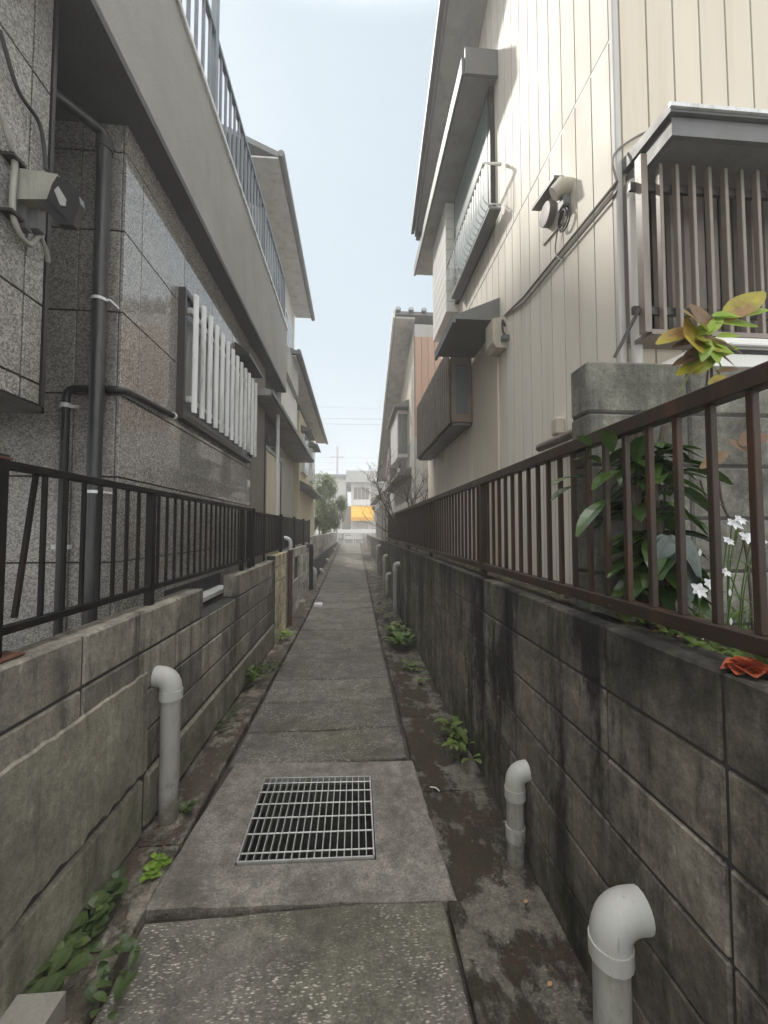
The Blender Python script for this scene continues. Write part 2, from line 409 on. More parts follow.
M['cement'] = stucco('loose cement', (.34,.32,.27), (.26,.24,.21))
M['tag_white'] = simple('white tape', (.8,.8,.78), .5)

def glassy(name, c, rough=.06):
    n = NB(name); k = n.mix(n.ramp(n.noise(1.2, 3), .35, .65), rgb(*c), rgb(*[x*.7 for x in c])); n.bump(n.noise(2.5, 2), .001, .4)
    return n.done(k, rough, .7)
M['glass_dark'] = glassy('dark window glass', (.035,.04,.045))
M['glass_green'] = glassy('pale green obscured glass', (.20,.27,.26), .3)
M['glass_grey'] = glassy('grey obscured glass', (.16,.18,.19), .2)
M['lens'] = glassy('black glass cover', (.012,.012,.014), .12)

def leafmat(name, a, b, rough=.4, trans=.25, c3=None):
    n = NB(name); t = n.attr('tone')
    k = n.mix(t, rgb(*a), rgb(*b))
    if c3:
        k = n.mix(n.ramp(n.noise(14, 6, .6), .5, .62), k, rgb(*c3))
    k = n.mix(1, k, n.gray(n.ramp(n.noise(30, 4), .3, .7, .8, 1.2)), 'MULTIPLY')
    n.b.inputs['Transmission Weight'].default_value = 0
    m = n.done(k, rough, .45)
    tr = n.n('BsdfTranslucent'); n.set(tr.inputs[0], k); mx = n.n('MixShader'); mx.inputs[0].default_value = trans
    n.t.links.new(n.b.outputs[0], mx.inputs[1]); n.t.links.new(tr.outputs[0], mx.inputs[2]); n.t.links.new(mx.outputs[0], n.o.inputs[0])
    return m
M['leaf_weed'] = leafmat('weed leaf', (.075,.12,.03), (.17,.24,.055))
M['leaf_bright'] = leafmat('bright clover leaf', (.14,.24,.03), (.24,.36,.05))
M['leaf_ivy'] = leafmat('ivy leaf', (.05,.08,.028), (.10,.14,.045))
M['leaf_dark'] = leafmat('glossy dark leaf', (.022,.05,.014), (.075,.13,.03), .22, .2)
M['leaf_yellow'] = leafmat('yellowing leaf', (.42,.32,.035), (.22,.33,.045), .4, .3, (.30,.17,.05))
M['leaf_lime'] = leafmat('lime leaf', (.24,.38,.05), (.34,.44,.06), .35, .3)
M['leaf_brown'] = leafmat('bronze brown leaf', (.13,.07,.035), (.20,.12,.05), .5, .2)
M['leaf_iris'] = leafmat('iris leaf', (.07,.12,.03), (.16,.23,.06))
M['petal'] = leafmat('white petal', (.78,.78,.80), (.86,.86,.88), .5, .3)
M['petal_red'] = leafmat('orange red petal', (.42,.07,.03), (.55,.16,.07), .5, .25)
M['leaf_tree'] = leafmat('broadleaf crown', (.08,.12,.03), (.26,.32,.06), trans=.4)
M['leaf_far'] = leafmat('olive crown', (.08,.10,.035), (.15,.17,.06))
M['leaf_dead'] = leafmat('fallen leaf', (.45,.22,.10), (.55,.36,.18), .6, .1)

# ------------------------------------------------------------------ ground & path
g = MB(); g.box(-60, 60, -12, 400, -1.2, -.9); tag(g.build('ground', M['earth']), kind='structure')
PL, PRR, WR, WLx = -.79, .366, .78, -1.02
# grate geometry first (pit hole is left open in the slab)
gc = [at(237,867,Z=0), at(374,861,Z=0), at(370,780,Z=0), at(265,782,Z=0)]     # near-left, near-right, far-right, far-left
pc = [at(140,912,Z=0), at(457,902,Z=0), at(413,762,Z=0), at(235,765,Z=0)]
def worn_edge(c, n=14, j=.0022, chip=.010):
    """outline of a quad with slightly crumbled edges"""
    m = sum((Vector((p[0],p[1],0)) for p in c), Vector())/4; out = []
    for i in range(4):
        a = Vector((c[i][0],c[i][1],0)); b = Vector((c[(i+1)%4][0],c[(i+1)%4][1],0))
        for k in range(n):
            p = a.lerp(b, k/n); d = (m-p).normalized()
            out.append(p + d*(abs(random.gauss(0,j)) + (random.uniform(.3,1)*chip if random.random() < (.25 if k == 0 else .07) else 0)))
    return out
def slab(mb, c, z0, z1, ch=.007):
    """four-cornered slab with a worn, chamfered top edge"""
    o = worn_edge(c); n = len(o); m = sum(o, Vector())/n
    ins = [p + (m-p).normalized()*(ch*1.3+abs(random.gauss(0,.002))) for p in o]
    vs = [(p.x,p.y,z0) for p in o] + [(p.x,p.y,z1-ch*random.uniform(.6,1.3)) for p in o] + [(p.x,p.y,z1) for p in ins]
    mb.add(vs, [list(range(n)), list(range(2*n,3*n))] + [(i,(i+1)%n,n+(i+1)%n,n+i) for i in range(n)] + [(n+i,n+(i+1)%n,2*n+(i+1)%n,2*n+i) for i in range(n)])
pth = MB(); pth.tone = .4
ys = []; y = -1.0
fr = at(300,906,Z=0).y; bk = at(320,763,Z=0).y
near = [-1.0, -.2, .62, fr-.012]
for i in range(3):
    pth.tone = random.uniform(.35,.65)
    a, b = near[i], near[i+1]-.012
    slab(pth, [(PL,a),(PRR+.0,a-.01),(PRR+.0,b+.035),(PL,b)], -.1, 0)
y = bk + .012; k = 0
while y < 25.1:
    L = random.choice([.5,.5,.5,1.0]) if k > 4 else [.42,.5,.5,1.0,.95][k]
    e = min(y + L, 25.2); pth.tone = random.uniform(.2,.85); sk = random.uniform(-.01,.015)
    slab(pth, [(PL+random.uniform(-.006,.006), y+.004),(PRR-.012,y+sk),(PRR-.012+random.uniform(-.004,.004),e-.012+sk),(PL,e-.012)], -.1, random.uniform(-.004,.006), .010); y = e; k += 1
raise_floor(pth); tag(pth.build('path', M['path']), kind='structure')
pad = MB(); pad.tone = .6
Z = .012
def ringface(mb, outer, inner, z):
    vs = [(p.x,p.y,z) for p in outer] + [(p.x,p.y,z) for p in inner]
    mb.add(vs, [(i,(i+1)%4,4+(i+1)%4,4+i) for i in range(4)])
gm = sum(gc, Vector())/4
hole = [p + (p-gm)*.03 for p in gc]
po = worn_edge(pc); NP = len(po); hh = worn_edge(hole, 14, .0004, 0); pm = sum(po, Vector())/NP
pi_ = [p + (pm-p).normalized()*.008 for p in po]
pad.add([(p.x,p.y,Z) for p in pi_]+[(p.x,p.y,Z) for p in hh]+[(p.x,p.y,Z-.006) for p in po]+[(p.x,p.y,-.1) for p in po],
  [(i,(i+1)%NP,NP+(i+1)%NP,NP+i) for i in range(NP)]+[(2*NP+i,2*NP+(i+1)%NP,(i+1)%NP,i) for i in range(NP)]+[(3*NP+i,3*NP+(i+1)%NP,2*NP+(i+1)%NP,2*NP+i) for i in range(NP)])
pit = MB(); pit.add([(p.x,p.y,-.03) for p in hole]+[(p.x,p.y,-.9) for p in hole], [(i,(i+1)%4,4+(i+1)%4,4+i) for i in range(4)]); tag(pit.build('pavement', M['render_dark'], recalc=False), kind='structure')
pad.add([(p.x,p.y,Z) for p in hole]+[(p.x,p.y,-.03) for p in hole], [(i,(i+1)%4,4+(i+1)%4,4+i) for i in range(4)])
tag(pad.build('pavement', M['pad'], recalc=False), kind='structure')
st = MB()
y = -1.0
while y < 25.1:
    e = y + .6*random.choice([1,1.5,2.5]); st.tone = random.uniform(.3,.7)
    slab(st, [(PRR+.012,y),(WR+.01,y),(WR+.01,min(e,25.2)-.006),(PRR+.012,min(e,25.2)-.006)], -.1, random.uniform(.0,.006)); y = e
raise_floor(st); tag(st.build('path', M['strip']), kind='structure')
st = MB(); y = -1.0
while y < 25.1:
    e = y + random.choice([.6,.6,1.2]); st.tone = random.uniform(.3,.8)
    slab(st, [(WLx-.02,y),(PL-.018,y),(PL-.018,min(e,25.2)-.008),(WLx-.02,min(e,25.2)-.008)], -.1, random.uniform(.010,.024)); y = e
raise_floor(st); tag(st.build('path', M['strip_left']), kind='structure')
# soil under the joints, leaving the pit free
bed = MB(); bx0=min(p.x for p in hole)-.0; bx1=max(p.x for p in hole); by0=min(p.y for p in hole); by1=max(p.y for p in hole)
for a in ((-1.1,.8,-1.2,by0-.02),(-1.1,.8,by1+.02,7),(-1.1,.8,7,25.2),(-1.1,bx0-.02,by0-.02,by1+.02),(bx1+.02,.8,by0-.02,by1+.02)): bed.box(*a,-.30,-.035)
raise_floor(bed); tag(bed.build('ground', M['earth']), kind='structure')

gr = thing('drain_grate', gm, 'galvanised steel drain grate set in the smooth concrete slab', 'drain grate')
def bil(s, t, z):
    p = gc[0].lerp(gc[1], s).lerp(gc[3].lerp(gc[2], s), t); return Vector((p.x,p.y,z))
fm = MB()
for a, b in (((0,0),(1,0)),((1,0),(1,1)),((1,1),(0,1)),((0,1),(0,0))): fm.bar(bil(*a,.008), bil(*b,.008), .007, .03)
fm.build('frame', M['galv'], gr)
for i in range(1, 18):
    b_ = MB(); b_.bar(bil(i/18,.0,.006), bil(i/18,1,.006), .0045, .028); b_.build('bearing_bar', M['galv'], gr)
for t in (.085,.28,.46,.635,.80,.93):
    b_ = MB(); b_.tube([bil(0,t,.0165), bil(1,t,.0165)], .0038, 6); b_.build('cross_rod', M['galv'], gr)

# ------------------------------------------------------------------ block walls
def blocks(mb, x0, x1, ys, zs, ch=.006, gap=.007, skip=None, tone=(.15,.85)):
    for i in range(len(ys)-1):
        for j in range(len(zs)-1):
            if skip and skip((ys[i]+ys[i+1])/2, (zs[j]+zs[j+1])/2): continue
            mb.tone = random.uniform(*tone)
            dx = random.uniform(-.0015,.0015)
            mb.box(x0+dx, x1+dx, ys[i]+gap/2, ys[i+1]-gap/2, zs[j]+gap/2, zs[j+1]-gap/2, ch)
def seq(a, b, s, phase):
    k = math.ceil((a - phase)/s + 1e-6); r = [a]
    while phase + k*s < b - .02:
        if phase + k*s > a + .02: r.append(phase + k*s)
        k += 1
    return r + [b]

# right retaining wall
rw = thing('block_wall', (.84, 5, 0), 'long grimy dark concrete block wall carrying the brown fence on the right', 'wall')
mb = MB(); blocks(mb, .78, .90, seq(-.6, 10.2, .394, .80), [0,.2,.4,.6,.8,1.0,1.2]); mb.build('blocks', M['block_right'], rw)
mb = MB(); mb.box(.787,.893,-.6,10.19,-.2,1.19); mb.build('mortar', M['joint'], rw)
rw2 = thing('block_wall', (.84, 20, 0), 'far stretch of dark block wall below the board fence near the alley mouth', 'wall')
mb = MB(); blocks(mb, .785, .90, seq(10.22, 25.2, .394, .80), [0,.2,.4,.6,.8,1.0,1.15]); mb.build('blocks', M['block_right'], rw2)
mb = MB(); mb.box(.79,.893,10.22,25.19,-.2,1.14); mb.build('mortar', M['joint'], rw2)

# left wall
lw = thing('block_wall', (-1.08, 3, 0), 'stained grey block wall with a lowered notch under the black fence on the left', 'wall')
n0, n1, n2 = 2.80, 3.57, 5.22
mb = MB()
def skipL(y, z):
    if z > .9 and n0 < y < n1: return True
    return False
yy = [t for t in seq(-.6, n2, .4, 1.20) if abs(t-n0) > .12 and abs(t-n1) > .12] + [n0, n1]; yy = sorted(yy)
def skipA(y, z): return skipL(y, z) or (y < 2.02 and z < .8)
blocks(mb, -1.14, -1.02, yy, [.31,.5,.7,.9,1.1], skip=skipL, ch=.009)
mb.build('blocks', M['block_left'], lw)
mb = MB(); mb.box(-1.133,-1.027,-.6,n2-.01,-.2,.9)
mb.box(-1.133,-1.027,-.6,n0-.01,.9,1.09); mb.box(-1.133,-1.027,n1+.01,n2-.01,.9,1.09); mb.build('mortar', M['joint'], lw)
mb = MB(); mb.tone=.75; mb.box(-1.12,-1.012,-.6,2.06,.015,.30,.02); mb.tone=.5; mb.box(-1.12,-1.009,2.07,n2,.015,.305,.03); mb.build('footing', M['render_left'], lw)
# smeared render with a ragged lower edge
mb = MB(); N = 70; top=[]; bot=[]
for i in range(N+1):
    yq = -.6 + 2.66*i/N; top.append((yq, .795 + random.uniform(-.006,.006))); bot.append((yq, .325 + random.uniform(-.014,.014)))
vs=[]; 
for a, b in zip(top, bot): vs += [(-1.018,a[0],a[1]+.002),(-1.009,a[0],a[1]-.006),(-1.003,a[0],b[1]+.012),(-1.018,b[0],b[1])]
fs=[]
for i in range(N):
    for k in range(3): fs.append((i*4+k,i*4+k+1,i*4+5+k,i*4+4+k))
mb.add(vs, fs); mb.build('cement_render', M['render_left'], lw, recalc=False)

ls = thing('block_wall', (-1.08, 5.6, 0), 'short block pier with sunlight painted into its yellow colour between the grey wall and the brown downpipe', 'wall')
mb = MB(); blocks(mb, -1.13, -1.005, [n2+.01,5.62,6.02], [0,.2,.4,.6,.8,1.0,1.16]); mb.build('blocks', M['block_sunlit'], ls)
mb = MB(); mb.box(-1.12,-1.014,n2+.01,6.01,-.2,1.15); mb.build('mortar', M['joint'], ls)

lm = thing('block_wall', (-1.08, 8, 0), 'pale block wall with a small dark opening between brown and black downpipes', 'wall')
mb = MB(); op0, op1 = 7.0, 7.55
ys_ = sorted(seq(6.04, 9.75, .4, 6.2)[:-1] + [9.75]); ys_ = [t for t in ys_ if not (op0-.1 < t < op1+.1)] + [op0, op1]; ys_.sort()
blocks(mb, -1.13, -1.03, ys_, [0,.2,.4,.6,.8,1.0,1.16], skip=lambda y,z: op0<y<op1 and .6<z<1.0); mb.build('blocks', M['block_far'], lm)
mb = MB(); mb.box(-1.125,-1.06,6.04,9.74,-.2,1.15); mb.build('mortar', M['joint'], lm)

lf = thing('block_wall', (-1.08, 23, 0), 'pale high block wall on a dark concrete base under the leafy tree', 'wall')
mb = MB(); blocks(mb, -1.13, -1.03, seq(9.8, 24.8, .4, 10), [.72,.92,1.12,1.32]); mb.build('blocks', M['block_far'], lf)
mb = MB(); mb.box(-1.12,-1.036,9.81,24.79,.7,1.31); mb.build('mortar', M['joint'], lf)
mb = MB(); mb.box(-1.16,-1.0,9.8,24.8,-.2,.72,.01); mb.build('base', M['render_dark'], lf)

# ------------------------------------------------------------------ fences
rf = thing('metal_fence', (.84, 5, 1.2), 'long brown metal baluster fence on top of the right block wall', 'fence')
FX = .845; RT, RB = 1.815, 1.262
mb = MB(); mb.box(FX-.022,FX+.022,-.5,10.1,RT-.022,RT+.022,.003); mb.build('top_rail', M['brown_metal'], rf)
mb = MB(); mb.box(FX-.019,FX+.019,-.5,10.1,RB-.022,RB+.018,.003); mb.build('bottom_rail', M['brown_metal'], rf)
y0 = yv(757, 520, FX); sp = .0985
base = MB().box(FX-.0085,FX+.0085,y0-.0085,y0+.0085,RB+.018,RT-.022,.0015).build('baluster', M['brown_metal'], rf)
for i in range(1, 92):
    if i in (18,36,54,72,90): continue
    dup(base, rf, (0, sp*i, 0))
dup(base, rf, (0,-sp,0)); dup(base, rf, (0,-2*sp,0)); dup(base, rf, (0,-3*sp,0))
for i in (-4,18,36,54,72,90):
    yy_ = y0+sp*i; MB().box(FX-.021,FX+.021,yy_-.021,yy_+.021,1.196,RT-.0225,.003).build('post', M['brown_metal'], rf)

lfn = thing('metal_fence', (-1.08, 2.6, 1.1), 'black rusty baluster fence on the left wall in front of granite house', 'fence')
LX = -1.085; LT, LB = 1.70, 1.185
ya = yv(-12, 560, LX); yb = 4.25
mb = MB(); mb.box(LX-.016,LX+.016,ya,yb,LT-.014,LT+.014,.002); mb.build('top_rail', M['black_metal'], lfn)
mb = MB(); mb.box(LX-.015,LX+.015,ya,yb,LB-.013,LB+.013,.002); mb.build('bottom_rail', M['black_metal'], lfn)
y1 = yv(113.5, 540, LX); sp = .102; bl = MB().box(LX-.007,LX+.007,y1-.007,y1+.007,LB+.013,LT-.014,.001).build('baluster', M['black_metal'], lfn)
posts = [ya+.02, yv(150.5,540,LX), yv(242,540,LX), 4.22]
k0 = -int((y1-ya)/sp)
for i in range(k0, 24):
    q = y1+sp*i
    if i == 0 or q > yb-.03 or q < ya+.14 or min(abs(q-p) for p in posts) < .03: continue
    dup(bl, lfn, (0, sp*i, 0))
mb = MB(); mb.bar((LX,ya+.10,LB+.03),(LX,ya+.165,LT-.014),.013,.013); mb.build('baluster', M['black_metal'], lfn)
for i, q in enumerate(posts):
    MB().box(LX-.019,LX+.019,q-.019,q+.019,1.095,LT-.0145 if i else LT+.03,.002).build('post', M['black_metal'], lfn)
MB().box(LX-.02,LX+.02,ya-.004,ya+.05,LT+.0145,LT+.022,.001).build('rust_patch', M['rust'], lfn)
MB().box(LX-.03,LX+.04,ya-.03,ya+.1,1.099,1.108,.003).build('rust_patch', M['rust'], lfn)

lf2 = thing('metal_fence', (-1.09, 7, 1.15), 'black mesh and panel fence beyond the granite house above the downpipe wall', 'fence')
mb = MB(); mb.box(-1.10,-1.07,4.35,9.7,1.66,1.69); mb.build('top_rail', M['black_metal'], lf2)
mb = MB(); mb.box(-1.10,-1.07,4.35,9.7,1.20,1.23); mb.build('bottom_rail', M['black_metal'], lf2)
b2 = MB().box(-1.092,-1.078,4.4,4.414,1.23,1.66).build('baluster', M['black_metal'], lf2)
for i in range(1, 18): dup(b2, lf2, (0,.09*i,0))
for q in (4.35, 5.98, 7.3, 8.6, 9.68): MB().box(-1.105,-1.065,q-.02,q+.02,1.1,1.72).build('post', M['black_metal'], lf2)
MB().box(-1.094,-1.080,6.0,7.28,1.231,1.659).build('panel', M['black_metal'], lf2)
MB().box(-1.094,-1.080,7.32,9.66,1.231,1.659).build('panel', M['black_metal'], lf2)

# ------------------------------------------------------------------ left granite house
HX = -1.35
A = thing('granite_house', (-3, 2.5, .5), 'granite tiled house with a grey overhanging balcony on the left', 'house')
def tiles(mb, axis, fixed, a_edges, z_edges, depth, gap=.009):
    for i in range(len(a_edges)-1):
        for j in range(len(z_edges)-1):
            mb.tone = random.random()
            a0, a1 = a_edges[i]+gap/2, a_edges[i+1]-gap/2; z0, z1 = z_edges[j]+gap/2, z_edges[j+1]-gap/2
            if axis == 'x': mb.box(fixed-depth, fixed, a0, a1, z0, z1, .0015)
            else: mb.box(a0, a1, fixed, fixed+depth, z0, z1, .0015)
yc = yv(121, 350, HX)            # house corner
zt = [1.5 + 1.35*q for q in (-.86,-.5,-.14,.22,.575,.935,1.295,1.65,1.78)]
mb = MB(); mb.box(-5, HX-.02, yc+.02, 7.0, -.1, 3.9); mb.build('core_wall', M['joint'], A)
wy0, wy1, wz0, wz1 = yv(177,350,HX), 5.12, 2.34, 3.36
ye = yv(140,330,HX); cols = [yc, ye]; 
while cols[-1] + .62 < 5.2: cols.append(cols[-1] + .62)
cols.append(5.24)
mb = MB(); tiles(mb, 'x', HX, cols, zt, .018); mb.build('side_wall', M['granite'], A)
mb = MB(); xs = [-4.6,-4.0,-3.4,-2.8,-2.2,-1.60,HX-.0195]; tiles(mb, 'y', yc, xs, zt, .018); mb.build('front_wall', M['granite_dull'], A)
# bulkhead block nearest the camera
yb_ = yv(46, 300, HX)
mb = MB(); zb = [2.03,2.12,1.5+1.35*.715,1.5+1.35*1.07,1.5+1.35*1.425,3.9]
zb = sorted(zb); tiles(mb, 'x', HX, [-1.4,-.8,-.2,.4,1.0,yv(23,320,HX),yb_-.014], zb, .018); mb.build('porch_bulkhead', M['granite_dull'], A)
mb = MB(); mb.box(-4,HX-.02,-1.4,yb_-.02,2.03,3.9); mb.build('porch_core', M['joint'], A)
mb = MB(); mb.box(HX-.03,HX+.006,yb_-.013,yb_+.006,2.0,3.9); mb.box(-4,HX+.006,-1.4,yb_+.006,2.0,2.026); mb.build('bulkhead_trim', M['bronze'], A)
# balcony
BX = -1.2
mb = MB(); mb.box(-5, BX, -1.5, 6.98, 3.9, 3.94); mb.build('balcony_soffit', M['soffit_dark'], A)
mb = MB(); mb.box(BX-.12, BX, -1.5, 7.0, 3.941, 5.03, .008); mb.box(-5,BX-.121,6.9,7.0,3.941,5.03); mb.build('balcony_parapet', M['stucco_grey'], A)
mb = MB(); mb.box(BX-.145, BX+.02, -1.5, 7.01, 5.031, 5.075, .006); mb.build('coping', M['alu'], A)
rl = MB().box(BX-.075,BX-.035,-1.5,6.99,5.90,5.945,.004).build('railing', M['alu_blue'], A)
MB().box(BX-.07,BX-.04,-1.5,6.99,5.13,5.16,.003).build('lower_rail', M['alu_blue'], rl if False else A)
bl = MB().box(BX-.064,BX-.046,1.9,1.935,5.16,5.90).build('railing_bar', M['alu_blue'], A)
for i in range(1, 36): dup(bl, A, (0,.142*i,0))
for q in (yv(221,60,BX), 5.4, 6.96): MB().box(BX-.08,BX-.03,q-.035,q+.035,5.076,5.899 if q>4 else 8.2,.004).build('railing_post', M['alu_blue'], A)
mb = MB(); mb.box(-5,-2.3,-1.5,7.0,3.941,7.9); mb.build('upper_wall', M['stucco_white'], A)
mb = MB(); mb.box(-2.3,-2.27,2.2,3.9,5.1,7.0); mb.box(-2.3,-2.27,4.6,6.2,5.1,7.0); mb.build('window', M['glass_grey'], A)
mb = MB(); mb.box(-5.5,-2.2,-1.8,6.6,7.9,8.05); mb.build('roof', M['tile_roof'], A)
# dark bay beyond the granite and the cream door panel
mb = MB(); mb.box(-1.38,-1.345,5.26,6.0,.5,3.899); mb.build('dark_pillar', M['stucco_brown'], A)
p0 = yv(265,480,HX); p1 = yv(280,480,HX)
mb = MB(); mb.box(-1.4,HX+.004,p0,p1,.7,2.72); mb.build('door_panel', M['stucco_cream'], A)
mb = MB(); mb.box(-1.4,HX+.02,p0-.07,p0-.001,.7,2.78); mb.box(-1.4,HX+.02,p1+.001,p1+.07,.7,2.78); mb.box(-1.4,HX+.02,p0,p1,2.721,2.78); mb.build('door_frame', M['bronze'], A)
# louvred window
wf = MB()
wf.box(HX+.001,HX+.055,wy0,wy0+.03,wz0,wz1); wf.box(HX+.001,HX+.055,wy1-.03,wy1,wz0,wz1); wf.box(HX+.001,HX+.055,wy0+.03,wy1-.03,wz0,wz0+.05); wf.box(HX+.001,HX+.055,wy0+.03,wy1-.03,wz1-.04,wz1)
wfo = wf.build('window_frame', M['bronze'], A)
MB().box(HX+.001,HX+.02,wy0+.03,wy1-.03,wz0+.05,wz1-.04).build('pane', M['glass_grey'], wfo)
lv = wf = None
for zz in (wz0+.16, wz1-.16):
    b_ = MB(); b_.box(HX+.056,HX+.085,wy0+.04,wy1-.05,zz-.02,zz+.02); b_.box(HX+.02,HX+.10,wy0+.05,wy0+.08,zz-.025,zz+.025); b_.build('louvre_rail', M['galv'], A)
n_sl = 13; s0 = yv(196,350,HX+.12)
pr = MB()
pr.prism([(HX+.094,s0),(HX+.104,s0-.002),(HX+.125,s0+.030),(HX+.117,s0+.036)], 'z', wz0+.06, wz1-.02)
sl = pr.build('louvre_slat', M['alu'], A)
for i in range(1, n_sl): dup(sl, A, (0,.157*i,random.uniform(-.004,.004)))
# small awning over the louvre's far end
mb = MB(); mb.prism([(HX+.001,3.62),(HX+.16,3.50),(HX+.16,3.47),(HX+.001,3.47)], 'y', 4.5, 5.2); mb.build('window_hood', M['bronze'], A)
# white basement sill seen through the notch
mb = MB(); mb.box(-1.349,-1.22,2.95,4.1,.905,.94); mb.build('sill', M['paint_white'], A)
mb = MB(); mb.box(-1.349,-1.335,2.95,4.1,.95,1.06); mb.build('basement_window', M['dark'], A)
# yard behind the wall
mb = MB(); mb.box(-5,-1.141,-1,9.7,-.3,.72); mb.box(-60,-1.165,9.7,25.2,-.3,.70); tag(mb.build('ground', M['earth']), kind='structure')

def elbow_pts(a, c, b, r, n=6):
    """path a -> c -> b with the corner c rounded to radius r"""
    a, b, c = Vector(a), Vector(b), Vector(c); p = c + (a-c).normalized()*r; q = c + (b-c).normalized()*r
    out = [a]
    for i in range(n+1):
        t = i/n; out.append((1-t)**2*p + 2*(1-t)*t*c + t*t*q)
    return out + [b]

# grey downpipe at the corner
dp = thing('downpipe', (-1.45, yc-.09, .72), 'dark grey downpipe running up the granite corner with a slanted top bend', 'pipe')
px_ = at(98, 350, Y=yc-.09).x; py_ = yc-.09
zt_ = at(106,142,Y=py_).z; e2 = at(43,86,Y=py_-.25)
MB().tube([(px_,py_,.6),(px_,py_,zt_)], .036, 16).build('pipe', M['downpipe'], dp, smooth=True)
pts = [(px_,py_,zt_+.0),(px_,py_,zt_+.05), (e2.x,e2.y,e2.z),(e2.x-.03,e2.y,3.9)]
MB().tube(elbow_pts(pts[0],pts[1],pts[2],.04)+[Vector(pts[3])], .030, 12).build('bend', M['downpipe'], dp, smooth=True)
MB().tube([(px_,py_,zt_-.05),(px_,py_,zt_+.012)], .043, 16).build('collar', M['downpipe'], dp, smooth=True)
for zz in (at(98,300,Y=py_).z, at(98,492,Y=py_).z):
    m_ = MB(); m_.tube([(px_,py_,zz-.008),(px_,py_,zz+.008)], .0395, 16); m_.box(px_+.038,px_+.06,py_-.006,py_+.08,zz-.006,zz+.006); m_.build('bracket', M['alu'], dp)
# black gas pipe
bp = thing('gas_pipe', (-1.6, yc-.06, .72), 'thin black pipe rising behind the fence and turning round the granite corner', 'pipe')
by = yc-.035; q = at(66,400,Y=by); zz = at(90,389,Y=by).z
end = at(173,416,X=HX+.03)
pts = elbow_pts((q.x,by,.6),(q.x,by,zz),(HX+.03,by-.0,zz),.06)[:-1] + elbow_pts((q.x+.2,by,zz),(HX+.04,by,zz),(HX+.035,end.y,end.z),.06)[1:] 
MB().tube(pts, .021, 12).build('pipe', M['black_pipe'], bp, smooth=True)
m_ = MB(); m_.tube([(q.x,by,zz-.11),(q.x,by,zz-.085)], .025, 12); m_.box(q.x-.045,q.x+.05,by+.012,by+.03,zz-.107,zz-.088); m_.build('bracket', M['pvc_white'], bp)
m_ = MB(); m_.tube([(HX+.035,end.y-.02,end.z),(HX+.035,end.y+.005,end.z)], .026, 12); m_.build('end_ring', M['alu'], bp)
zz2 = at(66,547,Y=by).z
m_ = MB(); m_.box(q.x-.045,q.x-.022,by-.01,by+.02,zz2-.012,zz2+.012); m_.box(q.x+.022,q.x+.045,by-.01,by+.02,zz2-.012,zz2+.012); m_.build('marker_tag', M['tag_white'], bp)

# ------------------------------------------------------------------ boxy lamp / camera with conduit
sc_ = thing('security_camera', at(30,200,X=HX+.02), 'grey boxy security camera with black glass front on granite bulkhead', 'camera')
cx = HX
a = at(22,200,X=HX+.08); cy = a.y; zc_ = a.z
cyA = 1.60
def facing(mb, pts, Y0, Y1, grow=1.):
    P0 = [at(u,v,Y=Y0) for u,v in pts]; c = sum(P0, Vector())/len(P0); n = len(P0)
    P1 = [c + (p-c)*grow + Vector((0,Y1-Y0,0)) for p in P0]
    mb.add(P0+P1, [list(range(n)), list(range(2*n-1,n-1,-1))]+[[i,(i+1)%n,n+(i+1)%n,n+i] for i in range(n)])
z0_ = at(30,199,Y=cyA).z
m_ = MB(); facing(m_, [(17,199),(17,171),(24,169),(58,174),(53,183),(47,199)], cyA, cyA+.07, .9); m_.build('housing', M['cam_body'], sc_)
m_ = MB(); facing(m_, [(46,201),(52,184),(57,176),(68,181),(79,196),(80,203),(76,215),(73,225),(58,224),(47,212)], cyA-.012, cyA+.02, .97); m_.build('glass_cover', M['lens'], sc_)
m_ = MB(); facing(m_, [(54,190),(58,186),(66,199),(65,206),(60,205)], cyA-.016, cyA-.0125); m_.build('lamp_window', M['galv'], sc_)
m_ = MB(); facing(m_, [(16,228),(16,200),(26,200),(26,228)], cyA+.03, cyA+.06); facing(m_, [(27,228),(27,200),(38,200),(38,228)], cyA+.05, cyA+.09); m_.build('bracket', M['trim_grey'], sc_)
cnd = thing('conduit', (HX+.02,1.55,z0_), 'grey plastic conduit looping under the boxy camera on the bulkhead', 'pipe')
A1 = at(15,160,X=HX+.03); A2 = at(13,215,X=HX+.03); A3 = at(28,244,X=HX+.03); A4 = at(38,236,X=HX+.03); A5=at(0,110,X=HX+.03)
def smoothpts(P, n=6):
    P = [Vector(p) for p in P]; P = [P[0]] + P + [P[-1]]; out = []
    for i in range(1, len(P)-2):
        for k in range(n):
            t = k/n; a,b,c,d = P[i-1],P[i],P[i+1],P[i+2]
            out.append(.5*((2*b)+(-a+c)*t+(2*a-5*b+4*c-d)*t*t+(-a+3*b-3*c+d)*t**3))
    return out + [P[-2]]
MB().tube(smoothpts([A5, A1.lerp(A5,.25), A1, A2, A3, A4]), .011, 10).build('tube', M['cam_body'], cnd, smooth=True)
MB().tube(smoothpts([at(41,238,X=HX+.03), at(46,250,X=HX+.03), at(48,262,X=HX+.02)]), .009, 10).build('tube', M['cam_body'], cnd, smooth=True)
for p_ in (A1, A2): MB().box(HX,HX+.05,p_.y-.03,p_.y+.03,p_.z-.006,p_.z+.006).build('clip', M['bronze'], cnd)
MB().tube(smoothpts([at(0,30,X=HX+.02), at(18,90,X=HX+.02), at(40,125,X=HX+.02), at(46,170,X=HX+.02)]), .008, 8).build('wire', M['cable'], cnd, smooth=True)

